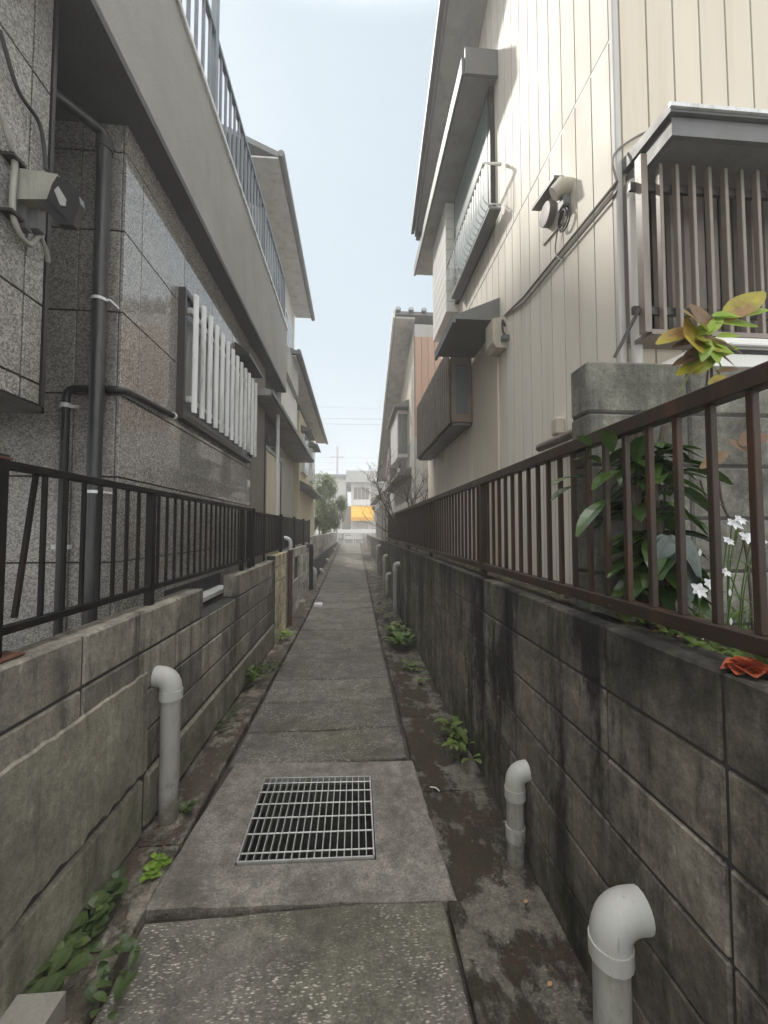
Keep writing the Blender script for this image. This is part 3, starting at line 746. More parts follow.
# ------------------------------------------------------------------ drain pipes in the alley
GP = 'drain pipes standing along the foot of the alley walls'
def drainpipe(x, y, h, r, side, label, wallx, collars=(), matn='pvc'):
    t = thing('drain_pipe', (x,y,lift(y)), label, 'pipe', GP)
    MB().tube([(x,y,lift(y)-.02),(x,y,h-.075)], r, 18).build('pipe', M[matn], t, smooth=True)
    pts = elbow_pts((x,y,h-.085),(x,y,h),(wallx,y,h),.07*r/.045, 8)
    MB().tube(pts, r*1.12, 18).build('elbow', M['pvc_elbow'] if matn=='pvc' else M[matn], t, smooth=True)
    MB().tube([(x,y,h-.115),(x,y,h-.07)], r*1.2, 18).build('collar', M['pvc_elbow'] if matn=='pvc' else M[matn], t, smooth=True)
    for c in collars: MB().tube([(x,y,c-.03),(x,y,c+.03)], r*1.13, 18).build('collar', M['pvc_elbow'], t, smooth=True)
    return t
p = at(168,822,Z=0); drainpipe(-.945, p.y, at(165,676,Y=p.y).z, .047, -1, 'tall grey drain pipe bending into the left wall beside the grate slab', -1.03)
p = at(516,866,Z=0); drainpipe(p.x+.0, p.y, at(515,771,Y=p.y).z-.0, .038, 1, 'short grey drain pipe with two collars on the mossy right strip', .79, (at(515,832,Y=p.y).z,))
p = at(604,1060,Z=0); py = p.y; drainpipe(.69, at(612,1000,X=.69).y, at(612,915,X=.69).z, .046, 1, 'nearest drain pipe elbowing into the dark wall at the bottom right', .79)
for (u,v0,v1,lab) in ((395,612,564,'tallest pipe beside the weeds in front of the far right wall'),(387,598,574,'short squat pipe just beyond the tall one by the right wall'),(384,590,556,'thin pale pipe third along the far right wall'),(377.5,572,546,'slim pipe hugging the right wall near the alley mouth')):
    p = at(u,v0,Z=0); drainpipe(.70, yv(u,v0,.70), at(u,v1,X=.70).z, .036, 1, lab, .79, matn='pvc')
for (u,v0,v1,lab) in ((314.5,592,569,'upright white pipe stub beside the black downpipe on the left'),(322,590,574,'white curved pipe end at the foot of the far left wall'),(328,573,563,'small white pipe stub further along the far left wall'),(334.5,566,553,'tiny farthest pipe stub at the dark base of the left wall')):
    drainpipe(-.93, yv(u,v0,-.93), max(lift(yv(u,v0,-.93))+.14, at(u,v1,X=-.93).z), .045, -1, lab, -1.02)
t = thing('downpipe', (-.99,6.02,0), 'rusty brown downpipe running down beside the sun-coloured block pier', 'pipe')
yy_ = yv(290,600,-.985)
MB().tube([(-.985,yy_,0),(-.985,yy_,at(290,550,X=-.985).z)], .036, 12).build('pipe', M['brown_pipe'], t, smooth=True)
MB().tube(smoothpts([(-.985,yy_,at(290,550,X=-.985).z),(-1.0,yy_,1.33),(-1.15,yy_,1.40),(-1.2,yy_,1.6),(-1.2,yy_,3.0),(-1.2,yy_,3.34)]), .03, 10).build('upper_pipe', M['alu'], t, smooth=True)
t = thing('downpipe', (-.99,9.7,0), 'black downpipe at the corner where the pale block wall ends', 'pipe')
yy_ = yv(311,570,-.99)
MB().tube(elbow_pts((-.99,yy_,0),(-.99,yy_,1.12),(-1.09,yy_-.6,1.14),.06), .05, 10).build('pipe', M['black_pipe'], t, smooth=True)

# ------------------------------------------------------------------ houses B, C on the left
B = thing('terrace_house', (-3, 8.8, 0), 'tall grey house with long gutter behind the granite house on the left', 'house')
mb = MB(); mb.box(-5,-1.62,7.06,10.6,0,7.3); mb.build('wall', M['stucco_greige'], B)
mb = MB(); mb.box(-1.62,-1.30,7.06,9.0,3.40,4.35); mb.build('white_panel', M['stucco_white'], B)
mb = MB(); mb.prism([(-1.13,3.30),(-1.13,3.38),(-1.62,3.5),(-1.62,3.30)], 'y', 5.35, 10.8); mb.build('canopy', M['soffit_mid'], B)
mb = MB(); mb.box(-1.12,-1.09,5.35,10.85,3.31,3.38,.004); mb.build('canopy_gutter', M['trim_grey'], B)
mb = MB(); mb.box(-1.62,-1.22,7.2,8.6,4.36,4.46); mb.box(-1.25,-1.22,7.2,8.6,4.461,4.84); mb.box(-1.62,-1.251,7.2,7.23,4.461,4.84); mb.build('balcony', M['stucco_pale'], B)
mb = MB(); mb.box(-1.26,-1.21,7.2,8.6,4.841,4.868); mb.build('balcony_rail', M['alu'], B)
ez = 7.32
mb = MB(); mb.prism([(-1.62,7.25),(-3.2,ez+.8),(-4.9,7.25)], 'y', 7.07, 10.6); mb.build('gable_wall', M['stucco_cream'], B)
mb = MB(); mb.prism([(-1.2,ez-.0),(-1.2,ez+.09),(-3.2,ez+.97),(-5.2,ez+.09),(-5.2,ez),(-3.2,ez+.87)], 'y', 6.05, 10.75); mb.build('roof', M['tile_roof'], B)
mb = MB(); mb.box(-1.62,-1.2,6.05,10.75,ez-.03,ez-.002); mb.build('soffit', M['soffit_light'], B)
mb = MB(); mb.tube([(-1.15,6.0,ez+.02),(-1.15,10.85,ez)], .055, 10); mb.build('gutter', M['trim_grey'], B, smooth=True)
mb = MB(); mb.box(-1.625,-1.60,7.0,7.059,3.4,7.25); mb.build('corner_trim', M['stucco_cream'], B)
for (a,b,c,d) in ((7.5,8.4,5.3,6.6),(9.0,9.9,5.3,6.6)):
    w_ = MB().box(-1.62,-1.585,a,b,c,d).build('window', M['alu'], B); MB().box(-1.584,-1.58,a+.06,b-.06,c+.06,d-.06).build('pane', M['glass_grey'], w_)
mb = MB(); mb.box(-3.2,-2.1,7.02,7.058,5.2,6.7); mb.build('shutter_case', M['trim_grey'], B)
mb = MB(); mb.box(-1.63,-1.60,7.4,8.2,.8,2.9); mb.build('dark_door', M['bronze'], B)

C_ = thing('terrace_house', (-3, 12.8, 0), 'low cream house with sloping eave beyond the tall grey house', 'house')
mb = MB(); mb.box(-5,-1.5,10.85,15.2,0,4.75); mb.build('wall', M['stucco_cream'], C_)
mb = MB(); mb.prism([(-1.12,4.9),(-1.12,4.99),(-3.2,5.9),(-5.2,4.99),(-5.2,4.9),(-3.2,5.8)], 'y', 7.7, 15.6); mb.build('roof', M['tile_roof'], C_)
mb = MB(); mb.box(-1.5,-1.14,7.7,15.6,4.87,4.898); mb.build('soffit', M['soffit_light'], C_)
mb = MB(); mb.tube([(-1.08,7.6,4.93),(-1.08,15.7,4.9)], .05, 8); mb.build('gutter', M['trim_grey'], C_, smooth=True)
for (a,b) in ((11.2,12.3),(13.2,14.2)):
    w_ = MB().box(-1.5,-1.40,a,b,3.1,4.2).build('window', M['alu'], C_); MB().box(-1.399,-1.393,a+.06,b-.06,3.16,4.14).build('pane', M['glass_grey'], w_)
    MB().prism([(-1.5,4.42),(-1.2,4.3),(-1.2,4.26),(-1.5,4.26)],'y',a-.1,b+.1).build('window_hood', M['trim_grey'], C_)
mb = MB(); mb.prism([(-1.15,2.6),(-1.15,2.66),(-1.5,2.85),(-1.5,2.6)], 'y', 11, 14.8); mb.build('lower_canopy', M['tile_roof'], C_)

# ------------------------------------------------------------------ right cream house
RX = 1.35
H = thing('siding_house', (3, 4, 1.1), 'large two storey house clad in cream vertical metal siding on the right', 'house')
yf = yv(620, 300, RX)
def siding(mb, axis, fixed, out, a0, a1, z0, z1, pitch, d=.010, g=.010):
    n = max(1, round((a1-a0)/pitch)); p_ = (a1-a0)/n
    for i in range(n):
        tn = random.uniform(.82,1.0); a = a0 + i*p_
        prof = [(a,0),(a+g*.6,-0.0),(a+g,d),(a+p_,d),(a+p_,0)]
        def P(q, z):
            off = fixed + out*q[1]; return (off, q[0], z) if axis == 'x' else (q[0], off, z)
        vs = [P(q, z0) for q in prof] + [P(q, z1) for q in prof]
        mb.tone = .0; mb.add(vs, [(0,1,6,5),(1,2,7,6),(3,4,9,8)]); mb.tone = tn; mb.add(vs, [(2,3,8,7),(0,1,2,3,4),(9,8,7,6,5)])
zs_ = 1.5 + 1.93*RX
mb = MB(); mb.box(RX+.012,6,yf+.012,7.1,.3,zs_); mb.box(RX+.012,6,yf+.012,6.0,zs_,6.0)
def zr(y): return 6.05 + .42*(5.8-y)      # rake line
mb.prism([(yf+.012,6.0),(6.0,6.0),(yf+.012,zr(yf))], 'x', RX+.012, 6)
mb.build('core_wall', M['siding'], H)
mb = MB(); siding(mb, 'x', RX+.01, -1, yf+.03, 7.1, .9, zs_-.008, .16)
siding(mb, 'x', RX+.01, -1, yf+.03, 6.0, zs_+.012, 8.0, .16); sidew = mb.build('side_siding', M['siding'], H, recalc=False)
mb = MB(); mb.box(RX+.002,RX+.013,yf+.03,6.0,zs_-.008,zs_+.012); mb.build('seam_flashing', M['trim_grey'], H)
mb = MB(); siding(mb, 'y', yf+.01, -1, RX+.03, 5.0, .9, 8.0, .152); mb.build('front_siding', M['siding_front'], H, recalc=False)
mb = MB(); mb.box(RX-.006,RX+.0295,yf-.006,yf+.0295,.9,8.2,.006); mb.build('corner_trim', M['siding_white'], H)
# smooth cream pilaster below bay
ypl0, ypl1 = yv(498,420,RX-.02), yv(473,420,RX-.02)
mb = MB(); mb.box(RX-.022,RX-.0005,ypl0,ypl1,.9,3.36,.004); mb.build('smooth_panel', M['siding_front'], H)
# roof rake: outer verge board, soffit
EX = .90
def slantbox(mb, x0, x1, ya, yb, dz0, dz1):
    mb.add([(x,y,zr(y)+d) for x in (x0,x1) for y in (ya,yb) for d in (dz0,dz1)], [(0,1,3,2),(4,6,7,5),(0,4,5,1),(2,3,7,6),(0,2,6,4),(1,5,7,3)])
mb = MB(); slantbox(mb, EX+.05, RX+.03, -.5, 5.8, .0, .03); mb.build('soffit', M['soffit_mid'], H)
mb = MB(); slantbox(mb, EX+.02, EX+.05, -.5, 5.85, -.03, .13); slantbox(mb, EX-.03, EX+.018, -.5, 5.9, .07, .16); mb.build('verge_board', M['trim_grey'], H)
mb = MB(); slantbox(mb, EX+.051, 6.3, -.5, 5.95, .031, .13); mb.build('roof', M['tile_roof'], H)
# long canopy over the upper window
cy0, cy1 = yv(497, 50, RX), yv(415, 264, 1.02); cz = 1.5 + 3.30*RX
mb = MB(); mb.prism([(1.03,cz-.14),(1.03,cz),(RX-.001,cz+.10),(RX-.001,cz-.14)], 'y', cy0, cy1)
cano = mb.build('canopy', M['soffit_mid'], H)
mb = MB(); mb.box(1.0,1.029,cy0-.01,cy1+.01,cz-.16,cz+.01,.004); mb.box(1.03,RX-.002,cy0-.03,cy0-.001,cz-.17,cz+.09); mb.build('canopy_fascia', M['trim_grey'], H)
# upper window & white shutter box
wy_a, wy_b = yv(499,150,RX), yv(447,260,1.2)
wf_ = MB().box(RX-.05,RX-.001,wy_a+.1,wy_b,4.42,cz-.15).build('upper_window', M['bronze'], H)
MB().box(RX-.056,RX-.051,wy_a+.16,wy_b-.05,4.5,cz-.2).build('pane', M['glass_green'], wf_)
sbY1 = yv(433,320,1.19)
mb = MB()
zz = 4.33
while zz < cz-.15:
    mb.tone = random.uniform(.8,1); mb.box(1.19,RX-.001,wy_b+.02,sbY1,zz+.004,min(zz+.14,cz-.15),.004); zz += .14
mb.build('shutter_box', M['siding_white'], H)
# hanging basket-like window grille
gx = 1.16; gz1 = at(484,163,X=gx).z; gy0 = yv(484,163,gx); gy1 = yv(447,264,gx); gz0 = gz1-.36
G = thing('window_grille', (gx,(gy0+gy1)/2,gz0), 'curved steel basket grille under the upper window of the siding house', 'window grille')
mb = MB(); mb.tube([(RX-.03,gy0,gz1),(gx,gy0,gz1),(gx,gy1,gz1),(RX-.03,gy1,gz1)], .014, 8); mb.build('top_rail', M['paint_white'], G, smooth=True)
mb = MB(); mb.tube([(RX-.03,gy0+.02,gz0),(gx+.06,gy0+.02,gz0),(gx+.06,gy1,gz0),(RX-.03,gy1,gz0)], .008, 6); mb.build('bottom_rail', M['alu'], G, smooth=True)
bb = MB().tube(smoothpts([(gx,gy0+.04,gz1-.01),(gx,gy0+.04,gz0+.10),(gx+.03,gy0+.04,gz0+.02),(gx+.1,gy0+.04,gz0-.012),(RX-.03,gy0+.04,gz0-.012)],3), .005, 5).build('bar', M['alu'], G, smooth=True)
nb_ = int((gy1-gy0-.08)/.075)
for i in range(1, nb_): dup(bb, G, (0,.075*i,0))
mb = MB(); mb.box(gx+.05,RX-.03,gy0+.02,gy1,gz0-.05,gz0-.03); mb.build('tray', M['trim_grey'], G)
# lower bay window with slatted outside screen
bx = 1.06; by0, by1 = yv(473.7,422,RX), yv(416,455,1.06); bz0, bz1 = 1.5+.894*RX, 3.45
bay = MB().box(bx+.03,RX-.0235,by0,by1,bz0,bz1).build('bay_window', M['wood_frame'], H)
mb = MB(); mb.box(bx+.085,RX-.075,by0-.012,by0-.001,bz0+.10,bz1-.10); mb.build('pane', M['glass_grey'], bay)
mb = MB(); mb.box(bx+.03,bx+.084,by0-.02,by0-.0005,bz0,bz1); mb.box(RX-.074,RX-.0235,by0-.02,by0-.0005,bz0,bz1); mb.box(bx+.0845,RX-.0745,by0-.02,by0-.0005,bz0,bz0+.095); mb.box(bx+.0845,RX-.0745,by0-.02,by0-.0005,bz1-.095,bz1); mb.build('bay_frame', M['wood_frame'], bay)
mb = MB(); yy_ = by0
while yy_ < by1-.05:
    mb.tone = random.random(); mb.box(bx,bx+.016,yy_,yy_+.062,bz0-.02,bz1+.12,.003); yy_ += .105
mb.box(bx+.0255,bx+.045,by0,by1,bz0+.05,bz0+.1); mb.box(bx+.0255,bx+.045,by0,by1,bz1-.2,bz1-.15); mb.build('slat_screen', M['wood_brown'], H)
mb = MB(); mb.box(bx+.046,RX-.03,by0+.01,by1,bz0-.03,bz0-.001); mb.build('bay_floor', M['trim_grey'], H)
ry0 = yv(500,318,RX)
mb = MB(); mb.prism([(.93,3.44),(.93,3.48),(RX-.001,3.66),(RX-.001,3.44)], 'y', ry0, by0-.03); mb.box(.90,.929,ry0-.01,by0-.02,3.40,3.49); mb.build('bay_roof', M['trim_grey'], H)
# meter box
yb1 = yv(500,337,RX-.03); zb1 = at(500,337,X=RX-.03).z
mt = thing('meter_box', (RX-.03,yb1,zb1), 'beige electric meter box on the siding at the end of bay roof', 'meter box')
MB().prism([(RX-.10,zb1-.14),(RX-.13,zb1-.09),(RX-.13,zb1+.12),(RX-.002,zb1+.15),(RX-.002,zb1-.14)], 'y', yb1-.09, yb1+.10).build('box', M['meter'], mt)
MB().tube(smoothpts([(RX-.02,yb1-.10,zb1+.05),(RX-.06,yb1-.14,zb1+.08),(RX-.06,yb1-.15,zb1-.02),(RX-.02,yb1-.13,zb1-.06)]), .009, 8).build('conduit', M['cable'], mt, smooth=True)
MB().box(RX-.06,RX-.002,yb1-.15,yb1-.093,zb1-.09,zb1-.05).build('clamp', M['trim_grey'], mt)
# vent hood and outdoor light with coiled cable
pv = at(553,215,X=RX)
vh = thing('vent_hood', pv, 'square dark framed vent hood with round outlet on the upper siding', 'vent hood')
MB().prism([(pv.y-.13,pv.z-.16),(pv.y-.13,pv.z+.10),(pv.y+.13,pv.z+.15),(pv.y+.13,pv.z-.12)], 'x', RX-.012, RX-.001).build('plate', M['meter'], vh)
m_ = MB(); m_.bar((RX-.04,pv.y-.16,pv.z+.12),(RX-.04,pv.y+.16,pv.z+.17),.07,.02); m_.build('hood', M['trim_grey'], vh)
m_ = MB(); m_.tube([(RX-.012,pv.y,pv.z),(RX-.06,pv.y,pv.z)], .075, 20); m_.build('outlet', M['cable_grey'], vh, smooth=True)
pl_ = at(569,205,X=RX)
ol = thing('outdoor_light', pl_, 'small beige outdoor lamp with coiled cables beside the vent hood', 'lamp')
MB().tube([(RX,pl_.y,pl_.z+.11),(RX-.05,pl_.y,pl_.z+.11),(RX-.09,pl_.y+.02,pl_.z+.08)], [.055,.06,.045], 14).build('shade', M['meter'], ol, smooth=True)
MB().box(RX-.05,RX-.002,pl_.y-.03,pl_.y+.05,pl_.z-.02,pl_.z+.05,.008).build('junction_box', M['trim_grey'], ol)
P_ = [(RX-.02+.0*math.sin(t), pl_.y+.02+.07*math.cos(t)*(1-.02*t), pl_.z-.08+.075*math.sin(t)*(1-.02*t)) for t in [k*.55 for k in range(30)]]
P_ = [(RX-.012-.001*i, p_[1], p_[2]) for i, p_ in enumerate(P_)]
MB().tube(P_, .005, 6).build('cable_coil', M['cable'], ol, smooth=True)
MB().tube(smoothpts([(RX-.02,pl_.y+.08,pl_.z-.02),(RX-.02,pl_.y+.14,pl_.z-.2),(RX-.02,pl_.y+.05,pl_.z-.33)]), .004, 6).build('loose_wire', M['cable'], ol, smooth=True)
# surface cables along the siding (parts of the house)
ca = at(617,182,X=RX-.012); cb_ = at(524,298,X=RX-.012)
for dz, r in ((0,.009),(-.05,.006)):
    MB().tube([(RX-.012,ca.y,ca.z+dz),(RX-.012,cb_.y,cb_.z+dz+.01),(RX-.012,yb1-.02,zb1+.17)], r, 6).build('surface_cable', M['cable_grey'], H, smooth=True)
MB().tube(smoothpts([(RX-.012,ca.y,ca.z),(RX-.02,yf-.01,ca.z+.15),at(640,135,Y=yf-.02),at(660,130,Y=yf-.02)]), .006, 6).build('cable_loop', M['cable_grey'], H, smooth=True)
# pipe box at the foot of the siding, seen over the fence
pf = at(560,436,X=RX-.05)
MB().tube([(RX-.05,pf.y+.28,pf.z-.02),(RX-.05,pf.y-.75,pf.z-.02)], .028, 10).build('wall_pipe', M['wood_brown'], H, smooth=True)
MB().box(RX-.06,RX-.001,pf.y+.02,pf.y+.10,pf.z+.02,pf.z+.13,.01).build('switch_box', M['meter'], H)
dpx = RX+.06
MB().tube([(RX+.045,yf-.05,.9),(RX+.045,yf-.05,3.25)], .026, 12).build('white_downpipe', M['siding_white'], H, smooth=True)

# front window awning and barred window
af = yf - .30; az0 = at(673,135,Y=af).z; ax0 = at(672,135,Y=af).x
aw = thing('window_awning', (2.2, yf, az0), 'grey boxed awning over the barred window facing the camera', 'awning')
mb = MB()
mb.box(ax0,3.6,af,af+.022,az0,az0+.085); mb.box(ax0,ax0+.022,af+.0225,yf-.002,az0,az0+.085); mb.build('fascia', M['trim_grey'], aw)
mb = MB(); mb.box(ax0+.023,3.6,af+.023,yf-.002,az0+.04,az0+.055); mb.build('soffit', M['soffit_mid'], aw)
mb = MB(); mb.add([(ax0-.02,af-.02,az0+.087),(3.6,af-.02,az0+.087),(3.6,yf-.002,az0+.10),(ax0-.02,yf-.002,az0+.10),
                   (ax0-.02,af-.02,az0+.125),(3.6,af-.02,az0+.125),(3.6,yf-.002,az0+.17),(ax0-.02,yf-.002,az0+.17)],
        [(0,1,2,3),(4,7,6,5),(0,4,5,1),(1,5,6,2),(2,6,7,3),(3,7,4,0)]); mb.build('roof', M['trim_grey'], aw)
mb = MB(); mb.box(ax0-.03,3.6,af-.032,af-.021,az0+.10,az0+.118); mb.build('drip_edge', M['alu'], aw)
bwY = yf-.16; wx0 = at(645,280,Y=bwY).x; wz0_ = at(660,334,Y=bwY).z
bw = thing('barred_window', (2.2,yf,wz0_), 'taupe vertical bars over a shuttered window under the grey awning', 'window')
mb = MB(); yq = yf-.004
for i in range(26):
    x = wx0+.02+i*.075; mb.tone = random.random(); mb.prism([(x,yq),(x+.01,yq-.02),(x+.045,yq-.02),(x+.055,yq),(x+.0745,yq)], 'z', wz0_+.03, az0+.03)
mb.build('shutter', M['shutter'], bw)
mb = MB(); mb.box(wx0-.02,wx0+.012,bwY-.02,bwY+.02,wz0_,az0+.03); mb.box(wx0+.0125,3.6,bwY-.02,yf-.03,wz0_-.01,wz0_+.012); mb.build('frame', M['bars'], bw)
br = MB().box(wx0+.075,wx0+.093,bwY-.016,bwY+.012,wz0_+.0125,az0-.005,.002).build('bar', M['bars'], bw)
for i in range(1, 22): dup(br, bw, (.083*i,0,0))
for zq in (wz0_+.12, az0-.10): MB().box(wx0-.05,3.6,bwY+.0125,bwY+.03,zq-.018,zq+.018).build('cross_rail', M['bronze'], bw)
MB().bar((wx0-.07,yf-.03,wz0_-.06),(wx0-.03,bwY,wz0_+.12),.012,.012).build('stay', M['trim_grey'], bw)
# white casing behind the garden wall
wcY = yf-.34
c0 = at(690,359,Y=wcY); c1 = at(716,337,Y=wcY)
wc = thing('equipment_casing', (2.0,wcY,1.1), 'white casing with a long dark slot behind the garden block wall', 'casing')
mb = MB(); mb.add([(c0.x,wcY,1.1),(c0.x,wcY,c0.z),(c1.x,wcY,c1.z),(3.2,wcY,c1.z),(3.2,wcY,1.1),
                   (c0.x-.1,wcY+.2,1.1),(c0.x-.1,wcY+.2,c0.z),(c1.x,wcY+.2,c1.z+.01),(3.2,wcY+.2,c1.z+.01),(3.2,wcY+.2,1.1)],
        [(0,1,2,3,4),(9,8,7,6,5),(0,5,6,1),(1,6,7,2),(2,7,8,3),(3,8,9,4)]); mb.build('body', M['white_case'], wc)
q = at(729,351,Y=wcY)
MB().box(q.x,3.1,wcY-.004,wcY-.001,q.z-.012,q.z+.008,.001).build('slot', M['dark'], wc)
MB().box(q.x-.02,3.15,wcY-.03,wcY-.005,q.z+.012,q.z+.028,.004).build('lip', M['white_case'], wc)
# garden block wall facing the camera
gy = 1.40
gxx = at(589,480,Y=gy).x; gz = at(600,360,Y=gy).z
gw = thing('block_wall', (1.6,gy,1.1), 'garden block wall facing the camera behind the plants on the right', 'wall')
mb = MB(); xs_ = [gxx, at(692,500,Y=gy).x]; 
while xs_[-1] < 3.2: xs_.append(xs_[-1]+.4)
zz = gz; zl = [gz]
while zl[-1] > .9: zl.append(zl[-1]-.2)
zl = zl[::-1]
for i in range(len(xs_)-1):
    for j in range(len(zl)-1):
        mb.tone = random.uniform(.3,.8); mb.box(xs_[i]+.003,xs_[i+1]-.003,gy,gy+.12,zl[j]+.003,zl[j+1]-.003,.008)
mb.build('blocks', M['block_garden'], gw)
mb = MB(); mb.box(gxx+.01,3.2,gy+.007,gy+.113,.8,gz-.012); mb.build('mortar', M['joint'], gw)
mb = MB(); mb.box(.901,6,-.6,7.0,-.2,1.13); tag(mb.build('ground', M['earth']), kind='structure')
mb = MB(); mb.box(.901,60,7.0,25.2,-.2,.8); tag(mb.build('ground', M['earth']), kind='structure')

# ------------------------------------------------------------------ second & third houses on the right
D = thing('terrace_house', (3, 11, .8), 'smaller house with salmon boards and tiled roof beyond the siding house', 'house')
dY = yv(414,400,RX)
mb = MB(); mb.box(RX+.02,5,dY+.02,15.4,.8,6.2); mb.build('wall', M['siding_grey'], D)
mb = MB(); siding(mb,'y',dY+.01,-1,RX+.02,3.5,3.6,5.9,.15); mb.build('salmon_boards', M['siding_pink'], D, recalc=False)
mb = MB(); siding(mb,'y',dY+.01,-1,RX+.02,3.5,.8,3.58,.2); siding(mb,'x',RX+.01,-1,dY+.02,15.4,.8,3.58,.2); mb.build('lower_boards', M['siding_grey'], D, recalc=False)
mb = MB(); siding(mb,'x',RX+.01,-1,dY+.02,15.4,3.6,5.9,.2); mb.build('upper_boards', M['siding_front'], D, recalc=False)
de0 = at(393,335,X=.93); de1 = at(386.5,396,X=.93)
sl_ = (de1.z-de0.z)/(de1.y-de0.y)
def z2(y): return de0.z + sl_*(y-de0.y)
mb = MB(); mb.add([(x,y,z2(y)+d) for x in (.93,4.5) for y in (de0.y-.5,15.8) for d in (.02,.1)], [(0,1,3,2),(4,6,7,5),(0,4,5,1),(2,3,7,6),(0,2,6,4),(1,5,7,3)])
for i in range(9): mb.tube([(1.0+i*.3,de0.y-.55,z2(de0.y-.55)+.12),(1.0+i*.3,de0.y+2,z2(de0.y+2)+.12)], .06, 6)
mb.build('roof', M['tile_roof'], D)
mb = MB(); mb.add([(x,y,z2(y)+d) for x in (.95,RX+.05) for y in (de0.y-.45,15.7) for d in (-.02,.018)], [(0,1,3,2),(4,6,7,5),(0,4,5,1),(2,3,7,6),(0,2,6,4),(1,5,7,3)])
mb.build('soffit', M['soffit_light'], D)
mb = MB(); mb.add([(x,y,z2(y)+d) for x in (.88,.928) for y in (de0.y-.5,15.8) for d in (-.06,.12)], [(0,1,3,2),(4,6,7,5),(0,4,5,1),(2,3,7,6),(0,2,6,4),(1,5,7,3)])
mb.build('verge_board', M['paint_white'], D)
mb = MB(); mb.tube([(RX-.03,dY-.03,.8),(RX-.03,dY-.03,5.2)], .035, 8); mb.build('downpipe', M['soffit_light'], D, smooth=True)
w_ = MB().box(1.08,RX-.001,9.8,11.6,3.3,4.5).build('box_window', M['siding_white'], D); MB().box(1.1,RX-.02,9.78,9.799,3.4,4.4).build('pane', M['glass_grey'], w_)
MB().prism([(.98,4.52),(.98,4.56),(RX,4.72),(RX,4.52)],'y',9.6,11.8).build('window_hood', M['trim_grey'], D)
w_ = MB().box(1.12,RX-.001,12.4,14,3.0,4.1).build('box_window', M['wood_brown'], D)
mb = MB(); mb.prism([(1.0,2.75),(1.0,2.80),(RX,2.95),(RX,2.75)],'y',dY+.3,13.5); mb.build('lower_canopy', M['tile_roof'], D)

E = thing('shed', (2, 16, .8), 'old board clad shed with low sloping roof beyond the brown fence', 'shed')
mb = MB(); yy_ = 10.6
while yy_ < 17: mb.tone=random.random(); mb.box(.93,.96,yy_,yy_+.28,1.16,2.45); yy_ += .32
mb.build('boards', M['wood_brown'], E)
mb = MB(); yy_ = 10.6
while yy_ < 17: mb.box(.88,.929,yy_,yy_+.09,1.16,2.5); yy_ += 1.3
mb.box(.905,.929,10.6,17,2.3,2.38); mb.build('posts', M['soffit_light'], E)
mb = MB(); mb.box(1.15,3.5,15.6,20.5,.8,2.9); mb.build('wall', M['stucco_greige'], E)
mb = MB(); mb.prism([(.86,2.75),(.86,2.82),(2.4,3.7),(4,3.0),(4,2.9)],'y',15.8,21); mb.build('roof', M['tile_roof'], E)

# ------------------------------------------------------------------ street at the end
mb = MB(); mb.box(-60,60,25.2,31.4,-.3,.60); tag(mb.build('road', M['asphalt']), kind='structure')
mb = MB(); mb.box(-60,60,31.4,32.6,-.3,.72); tag(mb.build('pavement', M['pad']), kind='structure')
mb = MB(); mb.box(-60,60,32.6,398,-.3,.66); tag(mb.build('ground', M['earth']), kind='structure')
def ux(u, Y): return at(u,529,Y=Y).x
def vz(v, Y): return at(360,v,Y=Y).z
Y_ = 33.0
S = thing('shop_building', (2, Y_, .66), 'low pale shop with yellow awning closing the far end of the alley', 'shop')
mb = MB(); mb.box(ux(351,Y_),ux(371,Y_),Y_,Y_+8,.5,vz(474,Y_)); mb.build('wall', M['stucco_white'], S)
mb = MB(); mb.box(ux(346,Y_),ux(371.5,Y_)+2.2,Y_-.5,Y_+8,vz(483,Y_),vz(471.5,Y_)); mb.build('roof_fascia', M['stucco_pale'], S)
mb = MB(); mb.box(ux(371,Y_)+.01,ux(395,Y_),Y_+.3,Y_+8,.5,vz(478,Y_)); mb.build('side_wall', M['stucco_pale'], S)
w_ = MB().box(ux(353,Y_),ux(369.5,Y_),Y_-.06,Y_-.001,vz(500,Y_),vz(487,Y_)).build('window_frame', M['soffit_light'], S)
mb = MB()
for k in range(4):
    a_ = ux(353.6,Y_)+k*(ux(369,Y_)-ux(353.6,Y_))/4; mb.box(a_+.02,a_+.30,Y_-.075,Y_-.061,vz(499.3,Y_),vz(487.7,Y_))
mb.build('window_blind', M['shutter'], w_)
mb = MB(); mb.box(ux(351.5,Y_),ux(371,Y_),Y_-.45,Y_-.001,vz(506,Y_),vz(500.2,Y_)); mb.build('white_band', M['paint_white'], S)
mb = MB(); mb.prism([(Y_-.001,vz(506.2,Y_)),(Y_-.5,vz(506.6,Y_)),(Y_-1.1,vz(517.5,Y_)),(Y_-1.1,vz(521,Y_)),(Y_-1.06,vz(521,Y_)),(Y_-.001,vz(510,Y_))],'x',ux(351,Y_-1),ux(373.5,Y_-1)); mb.build('awning', M['awning_yellow'], S)
mb = MB()
for k in range(18): mb.box(ux(352.5,Y_),ux(368,Y_),Y_-.04-.008*(k%2),Y_-.001,.73+k*.085,.812+k*.085)
mb.build('roller_shutter', M['soffit_light'], S)
mb = MB(); mb.box(ux(342,Y_),ux(350.8,Y_),Y_+.2,Y_+6,.5,vz(506,Y_)); mb.build('dark_annex', M['stucco_brown'], S)
T_ = thing('shop_building', (-6,36,.66), 'plain white building partly hidden behind the tree at the far end', 'building')
mb = MB(); mb.box(-12,ux(346,36),36,44,.5,vz(478,36)); mb.build('wall', M['stucco_white'], T_)
mb = MB(); mb.box(-12.1,ux(346.5,36),35.7,44,vz(478,36)+.001,vz(475,36)); mb.build('roof', M['trim_grey'], T_)
